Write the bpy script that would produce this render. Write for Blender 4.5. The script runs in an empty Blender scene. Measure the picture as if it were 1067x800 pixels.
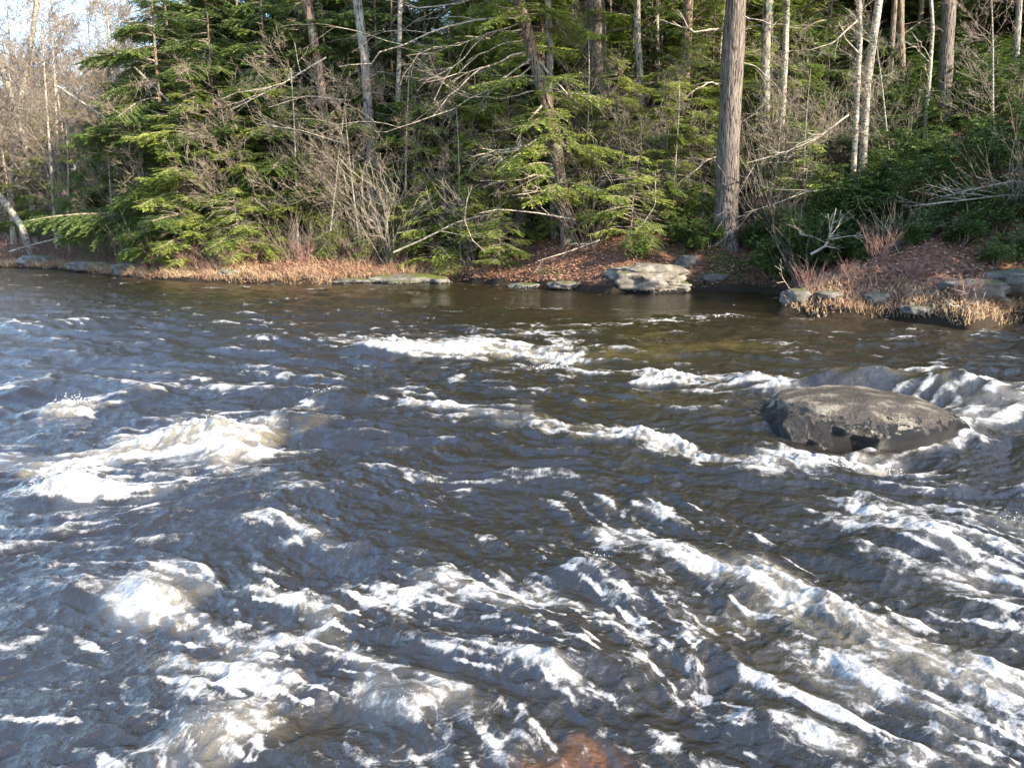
import bpy, math, random
import numpy as np
from mathutils import Vector, noise as mnoise

# ------------------------------------------------------------------ camera, sky, sun, exposure
SC = bpy.context.scene
COL = SC.collection
F, PITCH, CAMH = 830.0, math.radians(11.2), 2.0
cam_data = bpy.data.cameras.new("camera")
cam = bpy.data.objects.new("camera", cam_data)
COL.objects.link(cam)
cam.location = (0, 0, CAMH)
cam.rotation_euler = (math.radians(90) - PITCH, 0, 0)
cam_data.sensor_fit = 'HORIZONTAL'
cam_data.angle = 2 * math.atan(533.5 / F)
cam_data.clip_start = 0.05
cam_data.clip_end = 600
SC.camera = cam

SUN_AZ, SUN_EL = math.radians(124), math.radians(29)
world = bpy.data.worlds.new("World")
SC.world = world
world.use_nodes = True
wn = world.node_tree
sky = wn.nodes.new("ShaderNodeTexSky")
sky.sky_type = 'NISHITA'
sky.sun_disc = False
sky.sun_elevation = SUN_EL
sky.sun_rotation = SUN_AZ
sky.air_density = 1.0
sky.dust_density = 0.6
sky.ozone_density = 2.0
wn.links.new(sky.outputs[0], wn.nodes["Background"].inputs["Color"])
wn.nodes["Background"].inputs["Strength"].default_value = 0.15
sd = bpy.data.lights.new("sun", 'SUN')
sd.energy = 4.4
sd.angle = math.radians(0.5)
sd.color = (1.0, 0.86, 0.66)
sun = bpy.data.objects.new("sun", sd)
COL.objects.link(sun)
sdir = Vector((math.sin(SUN_AZ) * math.cos(SUN_EL), math.cos(SUN_AZ) * math.cos(SUN_EL), math.sin(SUN_EL)))
sun.rotation_euler = (-sdir).to_track_quat('-Z', 'Y').to_euler()
sun.location = sdir * 60
SC.view_settings.view_transform = 'Standard'
SC.view_settings.look = 'None'
SC.view_settings.gamma = 1
SC.view_settings.exposure = 2.0
SC.cycles.max_bounces = 6
SC.cycles.diffuse_bounces = 3
SC.cycles.glossy_bounces = 3
SC.cycles.transmission_bounces = 3
SC.cycles.sample_clamp_indirect = 6

# ------------------------------------------------------------------ helpers: places
def ray(px, py):
    dx, dy = (px - 533.5) / F, (400.0 - py) / F
    c, s = math.cos(PITCH), math.sin(PITCH)
    return np.array([dx, c + dy * s, -s + dy * c])

def at(px, py, z=0.0):
    d = ray(px, py)
    t = (z - CAMH) / d[2]
    return np.array([d[0] * t, d[1] * t, z])

def at_depth(px, py, Y):
    d = ray(px, py)
    t = Y / d[1]
    return np.array([d[0] * t, Y, CAMH + d[2] * t])

def smooth(a, b, x):
    t = np.clip((x - a) / (b - a), 0, 1)
    return t * t * (3 - 2 * t)

# ------------------------------------------------------------------ helpers: noise
_r = np.random.RandomState(7)
PERM = _r.permutation(256)
GA = _r.rand(256) * 2 * np.pi
GX, GY = np.cos(GA), np.sin(GA)
def perlin(x, y, seed=0):
    xi = np.floor(x).astype(np.int64); yi = np.floor(y).astype(np.int64)
    fx, fy = x - xi, y - yi
    u = fx * fx * fx * (fx * (fx * 6 - 15) + 10); v = fy * fy * fy * (fy * (fy * 6 - 15) + 10)
    def g(ix, iy, dx, dy):
        h = PERM[(PERM[(ix + seed * 17) & 255] + iy + seed * 31) & 255]
        return GX[h] * dx + GY[h] * dy
    a = g(xi, yi, fx, fy); b = g(xi + 1, yi, fx - 1, fy)
    c = g(xi, yi + 1, fx, fy - 1); d = g(xi + 1, yi + 1, fx - 1, fy - 1)
    return ((a + u * (b - a)) + v * ((c + u * (d - c)) - (a + u * (b - a)))) * 1.5
def fbm(x, y, seed=0, o=3):
    s = 0; a = 1; t = 0
    for k in range(o):
        s = s + a * perlin(x * 2 ** k, y * 2 ** k, seed + k); t += a; a *= 0.5
    return s / t
GRAIN = _r.rand(1024, 1024)
GRAIN = (GRAIN + np.roll(GRAIN, 1, 0) + np.roll(GRAIN, 1, 1) + np.roll(np.roll(GRAIN, 1, 0), 1, 1)) / 4
GRAIN = (GRAIN - GRAIN.mean()) / GRAIN.std()
def grain(x, y):
    xi = np.floor(x).astype(np.int64); yi = np.floor(y).astype(np.int64)
    u, v = x - xi, y - yi
    u = u * u * (3 - 2 * u); v = v * v * (3 - 2 * v)
    a = GRAIN[xi & 1023, yi & 1023]; b = GRAIN[(xi + 1) & 1023, yi & 1023]
    c = GRAIN[xi & 1023, (yi + 1) & 1023]; d = GRAIN[(xi + 1) & 1023, (yi + 1) & 1023]
    return (a + u * (b - a)) * (1 - v) + (c + u * (d - c)) * v

# ------------------------------------------------------------------ helpers: meshes and objects
def new_mesh(name, V, Fc, mats, matidx=None, smooth_shade=True, attrs=None):
    """V (n,3); Fc: list of arrays (m,k) with k=3 or 4."""
    me = bpy.data.meshes.new(name)
    V = np.asarray(V, dtype=np.float32)
    if not isinstance(Fc, (list, tuple)): Fc = [Fc]
    Fc = [np.asarray(f, dtype=np.int32) for f in Fc if len(f)]
    me.vertices.add(len(V)); me.vertices.foreach_set("co", V.ravel())
    tot = np.concatenate([np.full(len(f), f.shape[1], dtype=np.int32) for f in Fc])
    loops = np.concatenate([f.ravel() for f in Fc])
    me.loops.add(len(loops)); me.loops.foreach_set("vertex_index", loops)
    me.polygons.add(len(tot))
    st = np.concatenate([[0], np.cumsum(tot)[:-1]]).astype(np.int32)
    me.polygons.foreach_set("loop_start", st)
    me.polygons.foreach_set("loop_total", tot)
    if matidx is not None: me.polygons.foreach_set("material_index", np.asarray(matidx, dtype=np.int32))
    me.polygons.foreach_set("use_smooth", np.full(len(tot), smooth_shade, dtype=bool))
    me.update(calc_edges=True)
    for m in (mats if isinstance(mats, (list, tuple)) else [mats]): me.materials.append(m)
    for k, a in (attrs or {}).items():
        at_ = me.attributes.new(k, 'FLOAT', 'POINT')
        at_.data.foreach_set("value", np.asarray(a, dtype=np.float32))
    return me

def link(name, me, parent=None, loc=None):
    o = bpy.data.objects.new(name, me); COL.objects.link(o)
    if parent is not None: o.parent = parent
    if loc is not None: o.location = loc
    return o

def tag(o, label=None, cat=None, group=None, kind=None):
    if label: o["label"] = label
    if cat: o["category"] = cat
    if group: o["group"] = group
    if kind: o["kind"] = kind
    return o

def empty(name, loc=(0, 0, 0), rz=0.0, s=1.0):
    o = bpy.data.objects.new(name, None); COL.objects.link(o)
    o.location = loc; o.rotation_euler = (0, 0, rz); o.scale = (s, s, s)
    return o

def copy_tree(root, loc, rz=0.0, s=1.0, label=None, group=None, tilt=(0, 0)):
    r = root.copy(); COL.objects.link(r)
    r.location = loc; r.rotation_euler = (tilt[0], tilt[1], rz); r.scale = (s, s, s)
    if label: r["label"] = label
    if group: r["group"] = group
    for ch in root.children:
        c = ch.copy(); COL.objects.link(c); c.parent = r
        for g in ch.children:
            d = g.copy(); COL.objects.link(d); d.parent = c
    return r

class Acc:
    """collects cones (wood) and leaf quads into one mesh"""
    def __init__(self):
        self.V = []; self.Q = []; self.M = []; self.T = []; self.n = 0
    def cones(self, P0, P1, r0, r1, sides=3, mat=0, tone=None):
        P0 = np.atleast_2d(P0).astype(float); P1 = np.atleast_2d(P1).astype(float); n = len(P0)
        r0 = np.broadcast_to(r0, (n,)); r1 = np.broadcast_to(r1, (n,))
        d = P1 - P0; L = np.linalg.norm(d, axis=1, keepdims=True) + 1e-9; d = d / L
        up = np.where(np.abs(d[:, 2:3]) > 0.9, np.array([[1.0, 0, 0]]), np.array([[0, 0, 1.0]]))
        a = np.cross(d, up); a /= np.linalg.norm(a, axis=1, keepdims=True) + 1e-9
        b = np.cross(d, a)
        ring = []
        for (P, r) in ((P0, r0), (P1, r1)):
            for k in range(sides):
                th = 2 * math.pi * k / sides
                ring.append(P + (a * math.cos(th) + b * math.sin(th)) * r[:, None])
        V = np.stack(ring, 1).reshape(-1, 3)
        base = (np.arange(n) * 2 * sides)[:, None] + self.n
        Q = [base + np.array([[k, (k + 1) % sides, sides + (k + 1) % sides, sides + k]]) for k in range(sides)]
        Q = np.stack(Q, 1).reshape(-1, 4)
        self.V.append(V); self.Q.append(Q); self.M.append(np.full(len(Q), mat)); self.n += len(V)
        t = np.zeros(n) if tone is None else np.broadcast_to(tone, (n,))
        self.T.append(np.repeat(t, 2 * sides))
    def leaves(self, P, D, N, ln, wd, mat=1, tone=None):
        n = len(P)
        D = D / (np.linalg.norm(D, axis=1, keepdims=True) + 1e-9)
        S = np.cross(D, N); S /= np.linalg.norm(S, axis=1, keepdims=True) + 1e-9
        N2 = np.cross(S, D)
        ln = np.broadcast_to(ln, (n,))[:, None]; wd = np.broadcast_to(wd, (n,))[:, None]
        V = np.stack([P, P + D * ln * 0.45 + S * wd * 0.5 + N2 * wd * 0.12, P + D * ln, P + D * ln * 0.45 - S * wd * 0.5 + N2 * wd * 0.12], 1).reshape(-1, 3)
        Q = (np.arange(n) * 4)[:, None] + np.array([[0, 1, 2, 3]]) + self.n
        self.V.append(V); self.Q.append(Q); self.M.append(np.full(n, mat)); self.n += len(V)
        t = np.random.rand(n) if tone is None else np.broadcast_to(tone, (n,))
        self.T.append(np.repeat(t, 4))
    def path(self, pts, radii, sides=4, mat=0, tone=None):
        pts = np.asarray(pts, float); radii = np.asarray(radii, float)
        self.cones(pts[:-1], pts[1:], radii[:-1], radii[1:], sides, mat, tone)
    def mesh(self, name, mats, smooth_shade=False):
        return new_mesh(name, np.concatenate(self.V), np.concatenate(self.Q), mats, np.concatenate(self.M), smooth_shade, {"tone": np.concatenate(self.T)})

def tube_mesh(name, pts, radii, mat, sides=14, rough=0.0, seed=0, flare=0.0):
    """one continuous tapered tube along a path, its surface made uneven; a flare spreads the foot into roots"""
    pts = np.asarray(pts, float); radii = np.asarray(radii, float)
    n = 0
    seg = np.linalg.norm(np.diff(pts, axis=0), axis=1); cum = np.concatenate([[0], np.cumsum(seg)])
    m = max(len(pts), int(cum[-1] / max(radii.max() * 1.2, 0.03)))
    m = min(m, 90)
    s = np.linspace(0, cum[-1], m)
    P = np.stack([np.interp(s, cum, pts[:, k]) for k in range(3)], 1); R = np.interp(s, cum, radii)
    T = np.gradient(P, axis=0); T /= np.linalg.norm(T, axis=1, keepdims=True)
    a = np.cross(T, np.where(np.abs(T[:, 2:3]) > 0.9, [[1.0, 0, 0]], [[0, 0, 1.0]])); a /= np.linalg.norm(a, axis=1, keepdims=True)
    b = np.cross(T, a)
    V = []
    for i in range(m):
        for k in range(sides):
            th = 2 * math.pi * k / sides
            r = R[i]
            if rough: r *= 1 + rough * mnoise.noise(Vector((math.cos(th) * 1.5 + seed, math.sin(th) * 1.5, s[i] / (R[0] * 3))))
            if flare:
                e = math.exp(-s[i] / (R[0] * 1.6))
                r *= 1 + e * flare * (0.7 + 0.9 * max(0, math.sin(th * 3 + seed)))
            V.append(P[i] + (a[i] * math.cos(th) + b[i] * math.sin(th)) * r)
    Q = [[i * sides + k, i * sides + (k + 1) % sides, (i + 1) * sides + (k + 1) % sides, (i + 1) * sides + k] for i in range(m - 1) for k in range(sides)]
    return new_mesh(name, V, np.array(Q), mat, None, True)

# ------------------------------------------------------------------ materials
def mat(name):
    m = bpy.data.materials.new(name); m.use_nodes = True
    nt = m.node_tree; b = nt.nodes["Principled BSDF"]
    return m, nt, b
def nd(nt, typ, **kw):
    n = nt.nodes.new(typ)
    for k, v in kw.items():
        if k in n.inputs: n.inputs[k].default_value = v
        else: setattr(n, k, v)
    return n
def ramp(nt, src, stops):
    r = nt.nodes.new("ShaderNodeValToRGB")
    e = r.color_ramp.elements
    while len(e) < len(stops): e.new(0.5)
    for i, (p, c) in enumerate(stops):
        e[i].position = p; e[i].color = (*c, 1) if len(c) == 3 else c
    nt.links.new(src, r.inputs[0]); return r
def coords(nt, scale=(1, 1, 1)):
    tc = nt.nodes.new("ShaderNodeTexCoord"); mp = nt.nodes.new("ShaderNodeMapping")
    mp.inputs["Scale"].default_value = scale
    nt.links.new(tc.outputs["Object"], mp.inputs[0]); return mp.outputs[0]
def noise(nt, vec, scale, detail=4, rough=0.6):
    n = nd(nt, "ShaderNodeTexNoise"); n.inputs["Scale"].default_value = scale
    n.inputs["Detail"].default_value = detail; n.inputs["Roughness"].default_value = rough
    nt.links.new(vec, n.inputs["Vector"]); return n.outputs[0]
def bump(nt, b, h, strength, dist):
    n = nd(nt, "ShaderNodeBump"); n.inputs["Strength"].default_value = strength; n.inputs["Distance"].default_value = dist
    nt.links.new(h, n.inputs["Height"]); nt.links.new(n.outputs[0], b.inputs["Normal"]); return n
def mixc(nt, fac, a, b_, typ='MIX'):
    n = nt.nodes.new("ShaderNodeMix"); n.data_type = 'RGBA'; n.blend_type = typ
    if isinstance(fac, float): n.inputs[0].default_value = fac
    else: nt.links.new(fac, n.inputs[0])
    for s, i in ((a, 6), (b_, 7)):
        if isinstance(s, tuple): n.inputs[i].default_value = (*s, 1)
        else: nt.links.new(s, n.inputs[i])
    return n.outputs[2]

def bark_material(name, dark, light, scale=(14, 14, 2.2), lichen=None):
    m, nt, b = mat(name)
    v = coords(nt, scale)
    n1 = noise(nt, v, 1.0, 6, 0.7)
    c = ramp(nt, n1, [(0.32, dark), (0.68, light)]).outputs[0]
    if lichen:
        n2 = noise(nt, coords(nt, (2, 2, 1.2)), 1.5, 4)
        c = mixc(nt, ramp(nt, n2, [(0.5, (0, 0, 0)), (0.62, (1, 1, 1))]).outputs[0], c, lichen)
    n3 = noise(nt, coords(nt, (scale[0] * 1.5, scale[1] * 1.5, scale[2] * 1.6)), 1.0, 3, 0.5)
    c = mixc(nt, ramp(nt, n3, [(0.38, (1, 1, 1)), (0.47, (0, 0, 0))]).outputs[0], c, tuple(0.6 * q for q in dark))
    nt.links.new(c, b.inputs["Base Color"]); b.inputs["Roughness"].default_value = 0.9
    b.inputs["Specular IOR Level"].default_value = 0.2
    bump(nt, b, n3, 1.0, 0.06)
    return m
M_PINE = bark_material("pine_bark", (0.045, 0.036, 0.03), (0.23, 0.195, 0.165), (16, 16, 2.0))
M_HEM = bark_material("hemlock_bark", (0.05, 0.034, 0.025), (0.30, 0.215, 0.16), (15, 15, 3), (0.16, 0.17, 0.12))
M_GREY = bark_material("grey_bark", (0.10, 0.088, 0.075), (0.34, 0.30, 0.255), (9, 9, 3), (0.28, 0.29, 0.24))
M_BIRCH = bark_material("pale_bark", (0.20, 0.17, 0.14), (0.46, 0.41, 0.34), (5, 5, 8), (0.36, 0.33, 0.26))
M_DEAD = bark_material("dead_wood", (0.17, 0.145, 0.12), (0.48, 0.42, 0.34), (6, 6, 6))
M_TWIG = bark_material("twig_bark", (0.13, 0.105, 0.08), (0.36, 0.30, 0.235), (4, 4, 4))
M_REDTWIG = bark_material("reddish_twig", (0.17, 0.09, 0.075), (0.38, 0.24, 0.20), (4, 4, 4))

def leaf_material(name, stops, gloss=0.35, trans=0.3, nscale=1.1):
    m, nt, b = mat(name)
    at_ = nd(nt, "ShaderNodeAttribute"); at_.attribute_name = "tone"
    oi = nd(nt, "ShaderNodeObjectInfo")
    n = noise(nt, coords(nt), nscale, 2)
    ad = nd(nt, "ShaderNodeMath"); ad.operation = 'MULTIPLY_ADD'; ad.inputs[1].default_value = 0.45
    nt.links.new(at_.outputs["Fac"], ad.inputs[0])
    a2 = nd(nt, "ShaderNodeMath"); a2.operation = 'MULTIPLY_ADD'; a2.inputs[1].default_value = 0.2
    nt.links.new(oi.outputs["Random"], a2.inputs[0])
    a3 = nd(nt, "ShaderNodeMath"); a3.operation = 'MULTIPLY_ADD'; a3.inputs[1].default_value = 1.1; a3.inputs[2].default_value = -0.33
    nt.links.new(n, a3.inputs[0]); nt.links.new(a3.outputs[0], a2.inputs[2]); nt.links.new(a2.outputs[0], ad.inputs[2])
    c = ramp(nt, ad.outputs[0], stops).outputs[0]
    nt.links.new(c, b.inputs["Base Color"]); b.inputs["Roughness"].default_value = gloss
    b.inputs["Specular IOR Level"].default_value = 0.4
    tr = nd(nt, "ShaderNodeBsdfTranslucent"); nt.links.new(c, tr.inputs[0])
    ms = nd(nt, "ShaderNodeMixShader"); ms.inputs[0].default_value = trans
    nt.links.new(b.outputs[0], ms.inputs[1]); nt.links.new(tr.outputs[0], ms.inputs[2])
    nt.links.new(ms.outputs[0], nt.nodes["Material Output"].inputs[0])
    return m
M_NEEDLE = leaf_material("hemlock_needles", [(0.05, (0.05, 0.085, 0.02)), (0.45, (0.14, 0.205, 0.034)), (0.85, (0.34, 0.40, 0.07))], 0.5, 0.42)
M_NEEDLE_DARK = leaf_material("dark_hemlock_needles", [(0.05, (0.025, 0.052, 0.015)), (0.5, (0.065, 0.115, 0.026)), (0.95, (0.17, 0.235, 0.045))], 0.5, 0.3)
M_LAUREL = leaf_material("laurel_leaves", [(0.1, (0.032, 0.065, 0.02)), (0.5, (0.075, 0.13, 0.032)), (0.9, (0.20, 0.27, 0.07))], 0.3, 0.15, 2.0)
M_LITTER = leaf_material("fallen_leaf", [(0.1, (0.10, 0.045, 0.03)), (0.5, (0.25, 0.13, 0.085)), (0.95, (0.46, 0.30, 0.20))], 0.7, 0.1, 0.7)
M_STRAW = leaf_material("dry_straw", [(0.1, (0.20, 0.12, 0.07)), (0.5, (0.42, 0.29, 0.17)), (0.95, (0.62, 0.49, 0.30))], 0.8, 0.2, 0.8)

def rock_material(name, cols, moss=0.0, scale=6.0, wet_z=None, speck=60):
    m, nt, b = mat(name)
    v = coords(nt)
    n1 = noise(nt, v, scale, 8, 0.65)
    c = ramp(nt, n1, cols).outputs[0]
    n2 = noise(nt, v, speck, 3, 0.8)
    c = mixc(nt, 0.55, c, ramp(nt, n2, [(0.36, (0.12, 0.11, 0.10)), (0.5, (0.5, 0.5, 0.5)), (0.66, (0.95, 0.92, 0.87))]).outputs[0], 'OVERLAY')
    ge = nd(nt, "ShaderNodeNewGeometry"); sx = nd(nt, "ShaderNodeSeparateXYZ")
    if moss:
        nt.links.new(ge.outputs["Normal"], sx.inputs[0])
        n3 = noise(nt, v, 2.2, 4)
        mu = nd(nt, "ShaderNodeMath"); mu.operation = 'MULTIPLY'
        nt.links.new(sx.outputs[2], mu.inputs[0]); nt.links.new(n3, mu.inputs[1])
        f = ramp(nt, mu.outputs[0], [(0.62 - moss, (0, 0, 0)), (0.70 - moss, (1, 1, 1))]).outputs[0]
        c = mixc(nt, f, c, (0.10, 0.115, 0.022))
    rough = 0.75
    if wet_z is not None:
        s2 = nd(nt, "ShaderNodeSeparateXYZ"); nt.links.new(ge.outputs["Position"], s2.inputs[0])
        n4 = noise(nt, v, 13.0, 4)
        ma = nd(nt, "ShaderNodeMath"); ma.operation = 'MULTIPLY_ADD'; ma.inputs[1].default_value = -0.42
        nt.links.new(n4, ma.inputs[0]); nt.links.new(s2.outputs[2], ma.inputs[2])
        r_ = ramp(nt, ma.outputs[0], [(0.0, (1, 1, 1)), (0.02, (0, 0, 0))])
        sub = nd(nt, "ShaderNodeMath"); sub.operation = 'SUBTRACT'; sub.inputs[1].default_value = wet_z - 0.20
        nt.links.new(ma.outputs[0], sub.inputs[0]); nt.links.new(sub.outputs[0], r_.inputs[0])
        c = mixc(nt, r_.outputs[0], c, (0.008, 0.0065, 0.0045))
        mr = nd(nt, "ShaderNodeMapRange"); mr.inputs[3].default_value = 0.42; mr.inputs[4].default_value = 0.2
        nt.links.new(r_.outputs[0], mr.inputs[0]); nt.links.new(mr.outputs[0], b.inputs["Roughness"])
    else: b.inputs["Roughness"].default_value = rough
    nt.links.new(c, b.inputs["Base Color"])
    mb = nd(nt, "ShaderNodeMath"); mb.operation = "MULTIPLY_ADD"; mb.inputs[1].default_value = 0.5
    nt.links.new(n2, mb.inputs[0]); nt.links.new(n1, mb.inputs[2])
    bump(nt, b, mb.outputs[0], 1.0, 0.09)
    return m
M_BOULDER = rock_material("wet_granite", [(0.3, (0.012, 0.010, 0.008)), (0.45, (0.05, 0.039, 0.028)), (0.54, (0.085, 0.067, 0.05)), (0.60, (0.22, 0.195, 0.14)), (0.70, (0.30, 0.27, 0.22))], 0, 3.2, 0.17, 42)
M_PALE = rock_material("pale_ledge_rock", [(0.3, (0.08, 0.065, 0.05)), (0.5, (0.19, 0.17, 0.14)), (0.7, (0.38, 0.36, 0.32))], 0.14, 2.6, 0.10)
M_BANKROCK = rock_material("grey_bank_rock", [(0.3, (0.06, 0.052, 0.045)), (0.5, (0.14, 0.13, 0.115)), (0.7, (0.28, 0.26, 0.235))], 0.20, 3.0, 0.05)

def ground_material():
    m, nt, b = mat("leaf_covered_soil")
    v = coords(nt)
    n1 = noise(nt, v, 9.0, 6, 0.75); n2 = noise(nt, v, 0.5, 4)
    c = ramp(nt, n1, [(0.3, (0.045, 0.026, 0.018)), (0.5, (0.15, 0.08, 0.055)), (0.72, (0.33, 0.20, 0.13))]).outputs[0]
    c = mixc(nt, ramp(nt, n2, [(0.56, (0, 0, 0)), (0.66, (1, 1, 1))]).outputs[0], c, (0.055, 0.065, 0.018))
    ge = nd(nt, "ShaderNodeNewGeometry"); sx = nd(nt, "ShaderNodeSeparateXYZ"); nt.links.new(ge.outputs["Position"], sx.inputs[0])
    f = ramp(nt, sx.outputs[2], [(0.18, (1, 1, 1)), (0.40, (0, 0, 0))]).outputs[0]
    c = mixc(nt, f, c, (0.03, 0.022, 0.014))
    nt.links.new(c, b.inputs["Base Color"]); b.inputs["Roughness"].default_value = 0.9
    b.inputs["Specular IOR Level"].default_value = 0.15
    bump(nt, b, n1, 1.0, 0.06)
    return m
M_GROUND = ground_material()

def water_material():
    m, nt, b = mat("river_water")
    def attr(n):
        a = nd(nt, "ShaderNodeAttribute"); a.attribute_name = n; return a.outputs["Fac"]
    foam, air, shelf, red, ruffle = attr("foam"), attr("air"), attr("shelf"), attr("red"), attr("ruffle")
    v = coords(nt)
    base = (0.013, 0.0095, 0.004)
    c = mixc(nt, shelf, base, (0.062, 0.046, 0.014))
    c = mixc(nt, red, c, (0.12, 0.052, 0.018))
    c = mixc(nt, air, c, (0.25, 0.225, 0.175))
    nt.links.new(c, b.inputs["Base Color"])
    nt.links.new(ruffle, b.inputs["Roughness"])
    b.inputs["IOR"].default_value = 1.85
    n1 = noise(nt, v, 20.0, 7, 0.65)
    b1 = bump(nt, b, n1, 0.75, 0.018)
    b2 = nd(nt, "ShaderNodeBump"); b2.inputs["Strength"].default_value = 0.6; b2.inputs["Distance"].default_value = 0.05
    nt.links.new(noise(nt, v, 5.5, 5, 0.6), b2.inputs["Height"]); nt.links.new(b2.outputs[0], b1.inputs["Normal"])
    fb = nd(nt, "ShaderNodeBsdfPrincipled"); fb.inputs["Roughness"].default_value = 0.55
    n2 = noise(nt, v, 45.0, 4, 0.7)
    fc = ramp(nt, n2, [(0.3, (0.24, 0.24, 0.235)), (0.6, (0.43, 0.43, 0.425))]).outputs[0]
    nt.links.new(fc, fb.inputs["Base Color"])
    fb.inputs["Specular IOR Level"].default_value = 0.5
    bump(nt, fb, n2, 0.5, 0.02)
    ms = nd(nt, "ShaderNodeMixShader")
    n3 = noise(nt, v, 75.0, 6, 0.85); n4 = noise(nt, v, 20.0, 6, 0.8)
    ma0 = nd(nt, "ShaderNodeMath"); ma0.operation = 'MULTIPLY_ADD'; ma0.inputs[1].default_value = 1.0
    nt.links.new(n4, ma0.inputs[0]); nt.links.new(foam, ma0.inputs[2])
    ma = nd(nt, "ShaderNodeMath"); ma.operation = 'MULTIPLY_ADD'; ma.inputs[1].default_value = 1.1
    nt.links.new(n3, ma.inputs[0]); nt.links.new(ma0.outputs[0], ma.inputs[2])
    mr = nd(nt, "ShaderNodeMapRange"); mr.interpolation_type = 'SMOOTHSTEP'
    mr.inputs[1].default_value = 1.62; mr.inputs[2].default_value = 2.42; mr.inputs[4].default_value = 0.92
    nt.links.new(ma.outputs[0], mr.inputs[0])
    m2 = nd(nt, "ShaderNodeMapRange"); m2.interpolation_type = 'SMOOTHSTEP'
    m2.inputs[1].default_value = 1.12; m2.inputs[2].default_value = 1.85; m2.inputs[4].default_value = 0.22
    nt.links.new(ma0.outputs[0], m2.inputs[0])
    mx = nd(nt, "ShaderNodeMath"); mx.operation = 'MAXIMUM'
    nt.links.new(mr.outputs[0], mx.inputs[0]); nt.links.new(m2.outputs[0], mx.inputs[1])
    nt.links.new(mx.outputs[0], ms.inputs[0]); nt.links.new(b.outputs[0], ms.inputs[1]); nt.links.new(fb.outputs[0], ms.inputs[2])
    nt.links.new(ms.outputs[0], nt.nodes["Material Output"].inputs[0])
    return m
M_WATER = water_material()
def spray_material():
    m, nt, b = mat("white_spray")
    n1 = noise(nt, coords(nt), 30, 2)
    nt.links.new(ramp(nt, n1, [(0.3, (0.8, 0.8, 0.8)), (0.7, (0.9, 0.9, 0.9))]).outputs[0], b.inputs["Base Color"])
    b.inputs["Roughness"].default_value = 0.15; b.inputs["IOR"].default_value = 1.333
    return m
M_SPRAY = spray_material()

# ------------------------------------------------------------------ ground: shoreline and height
shore_px = [(-60, 276.5), (0, 279), (60, 281.5), (110, 287), (150, 291), (200, 294), (260, 296), (320, 297), (400, 294), (465, 293), (520, 297),
            (560, 300), (600, 303), (640, 306), (720, 304), (780, 304), (822, 308), (832, 316), (815, 328), (860, 331), (930, 333), (975, 338), (1010, 344), (1067, 336)]
far_shore = [at(*p)[:2] for p in shore_px]
left_ext = [np.array(p, float) for p in [(-140, 118), (-90, 84), (-50, 58)]]
right_ext = [np.array(p, float) for p in [(13.5, 15.6), (20, 12), (40, 9), (120, 6)]]
near = [np.array(p, float) for p in [(120, -25), (30, -7), (8, -1.2), (2, 0.7), (-2, 0.6), (-12, -1), (-40, -8), (-140, -20)]]
POLY = np.array(left_ext + far_shore + right_ext + near)
def river_sd(x, y):
    """signed distance to the river's edge: positive on land"""
    x = np.asarray(x, float); y = np.asarray(y, float)
    best = np.full(x.shape, 1e9); inside = np.zeros(x.shape, bool)
    n = len(POLY)
    for i in range(n):
        ax, ay = POLY[i]; bx, by = POLY[(i + 1) % n]
        dx, dy = bx - ax, by - ay
        t = np.clip(((x - ax) * dx + (y - ay) * dy) / (dx * dx + dy * dy), 0, 1)
        best = np.minimum(best, (x - ax - t * dx) ** 2 + (y - ay - t * dy) ** 2)
        c = ((ay > y) != (by > y))
        with np.errstate(divide='ignore', invalid='ignore'):
            xi = (bx - ax) * (y - ay) / (by - ay if by != ay else 1e-9) + ax
        inside ^= c & (x < xi)
    d = np.sqrt(best)
    return np.where(inside, -d, d)
def ground_z(x, y, detail=True):
    x = np.asarray(x, float); y = np.asarray(y, float)
    s = river_sd(x, y)
    s = s + 0.25 * perlin(x * 0.9, y * 0.9, 40)
    k = np.interp(x, [-45, -12, -3, 3, 8, 14], [0.13, 0.19, 0.27, 0.40, 0.46, 0.48])
    k2 = np.interp(x, [-45, -20, -8, 5, 15], [0.20, 0.24, 0.28, 0.33, 0.38])
    step = np.interp(x, [-12, -2, 4, 8], [0.10, 0.16, 0.26, 0.2])
    land = step * (1 - np.exp(-np.maximum(s, 0) / 0.12)) + k * np.minimum(s, 5) + k2 * np.clip(s - 5, 0, 60)
    land = np.where(y < 3, 0.1 + 0.18 * np.minimum(s, 3) + 0.08 * np.maximum(s - 3, 0), land)
    land = land + np.clip(s, 0, 1.5) * 0.13 * fbm(x * 0.55, y * 0.55, 20, 4)
    bed = -0.12 + 0.6 * np.maximum(s, -1.4)
    return np.where(s > 0, land, bed)
def gz(x, y):
    return float(ground_z(np.array([x]), np.array([y]))[0])

def axis(parts):
    out = []
    for a, b, st in parts: out.append(np.arange(a, b, st))
    return np.concatenate(out + [[parts[-1][1]]])
gx = axis([(-200, -60, 5), (-60, -32, 1.0), (-32, 18, 0.16), (18, 50, 1.0), (50, 200, 6)])
gy = axis([(-60, -4, 3), (-4, 13, 0.5), (13, 34, 0.11), (34, 60, 0.5), (60, 240, 4)])
GXX, GYY = np.meshgrid(gx, gy)
GZ = ground_z(GXX, GYY)
nx, ny = len(gx), len(gy)
idx = np.arange(nx * ny).reshape(ny, nx)
Qg = np.stack([idx[:-1, :-1], idx[:-1, 1:], idx[1:, 1:], idx[1:, :-1]], -1).reshape(-1, 4)
g = link("ground", new_mesh("ground", np.stack([GXX, GYY, GZ], -1).reshape(-1, 3), Qg, M_GROUND))
tag(g, "leaf covered river bank rising into the wooded hillside", "ground", kind="structure")

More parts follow.
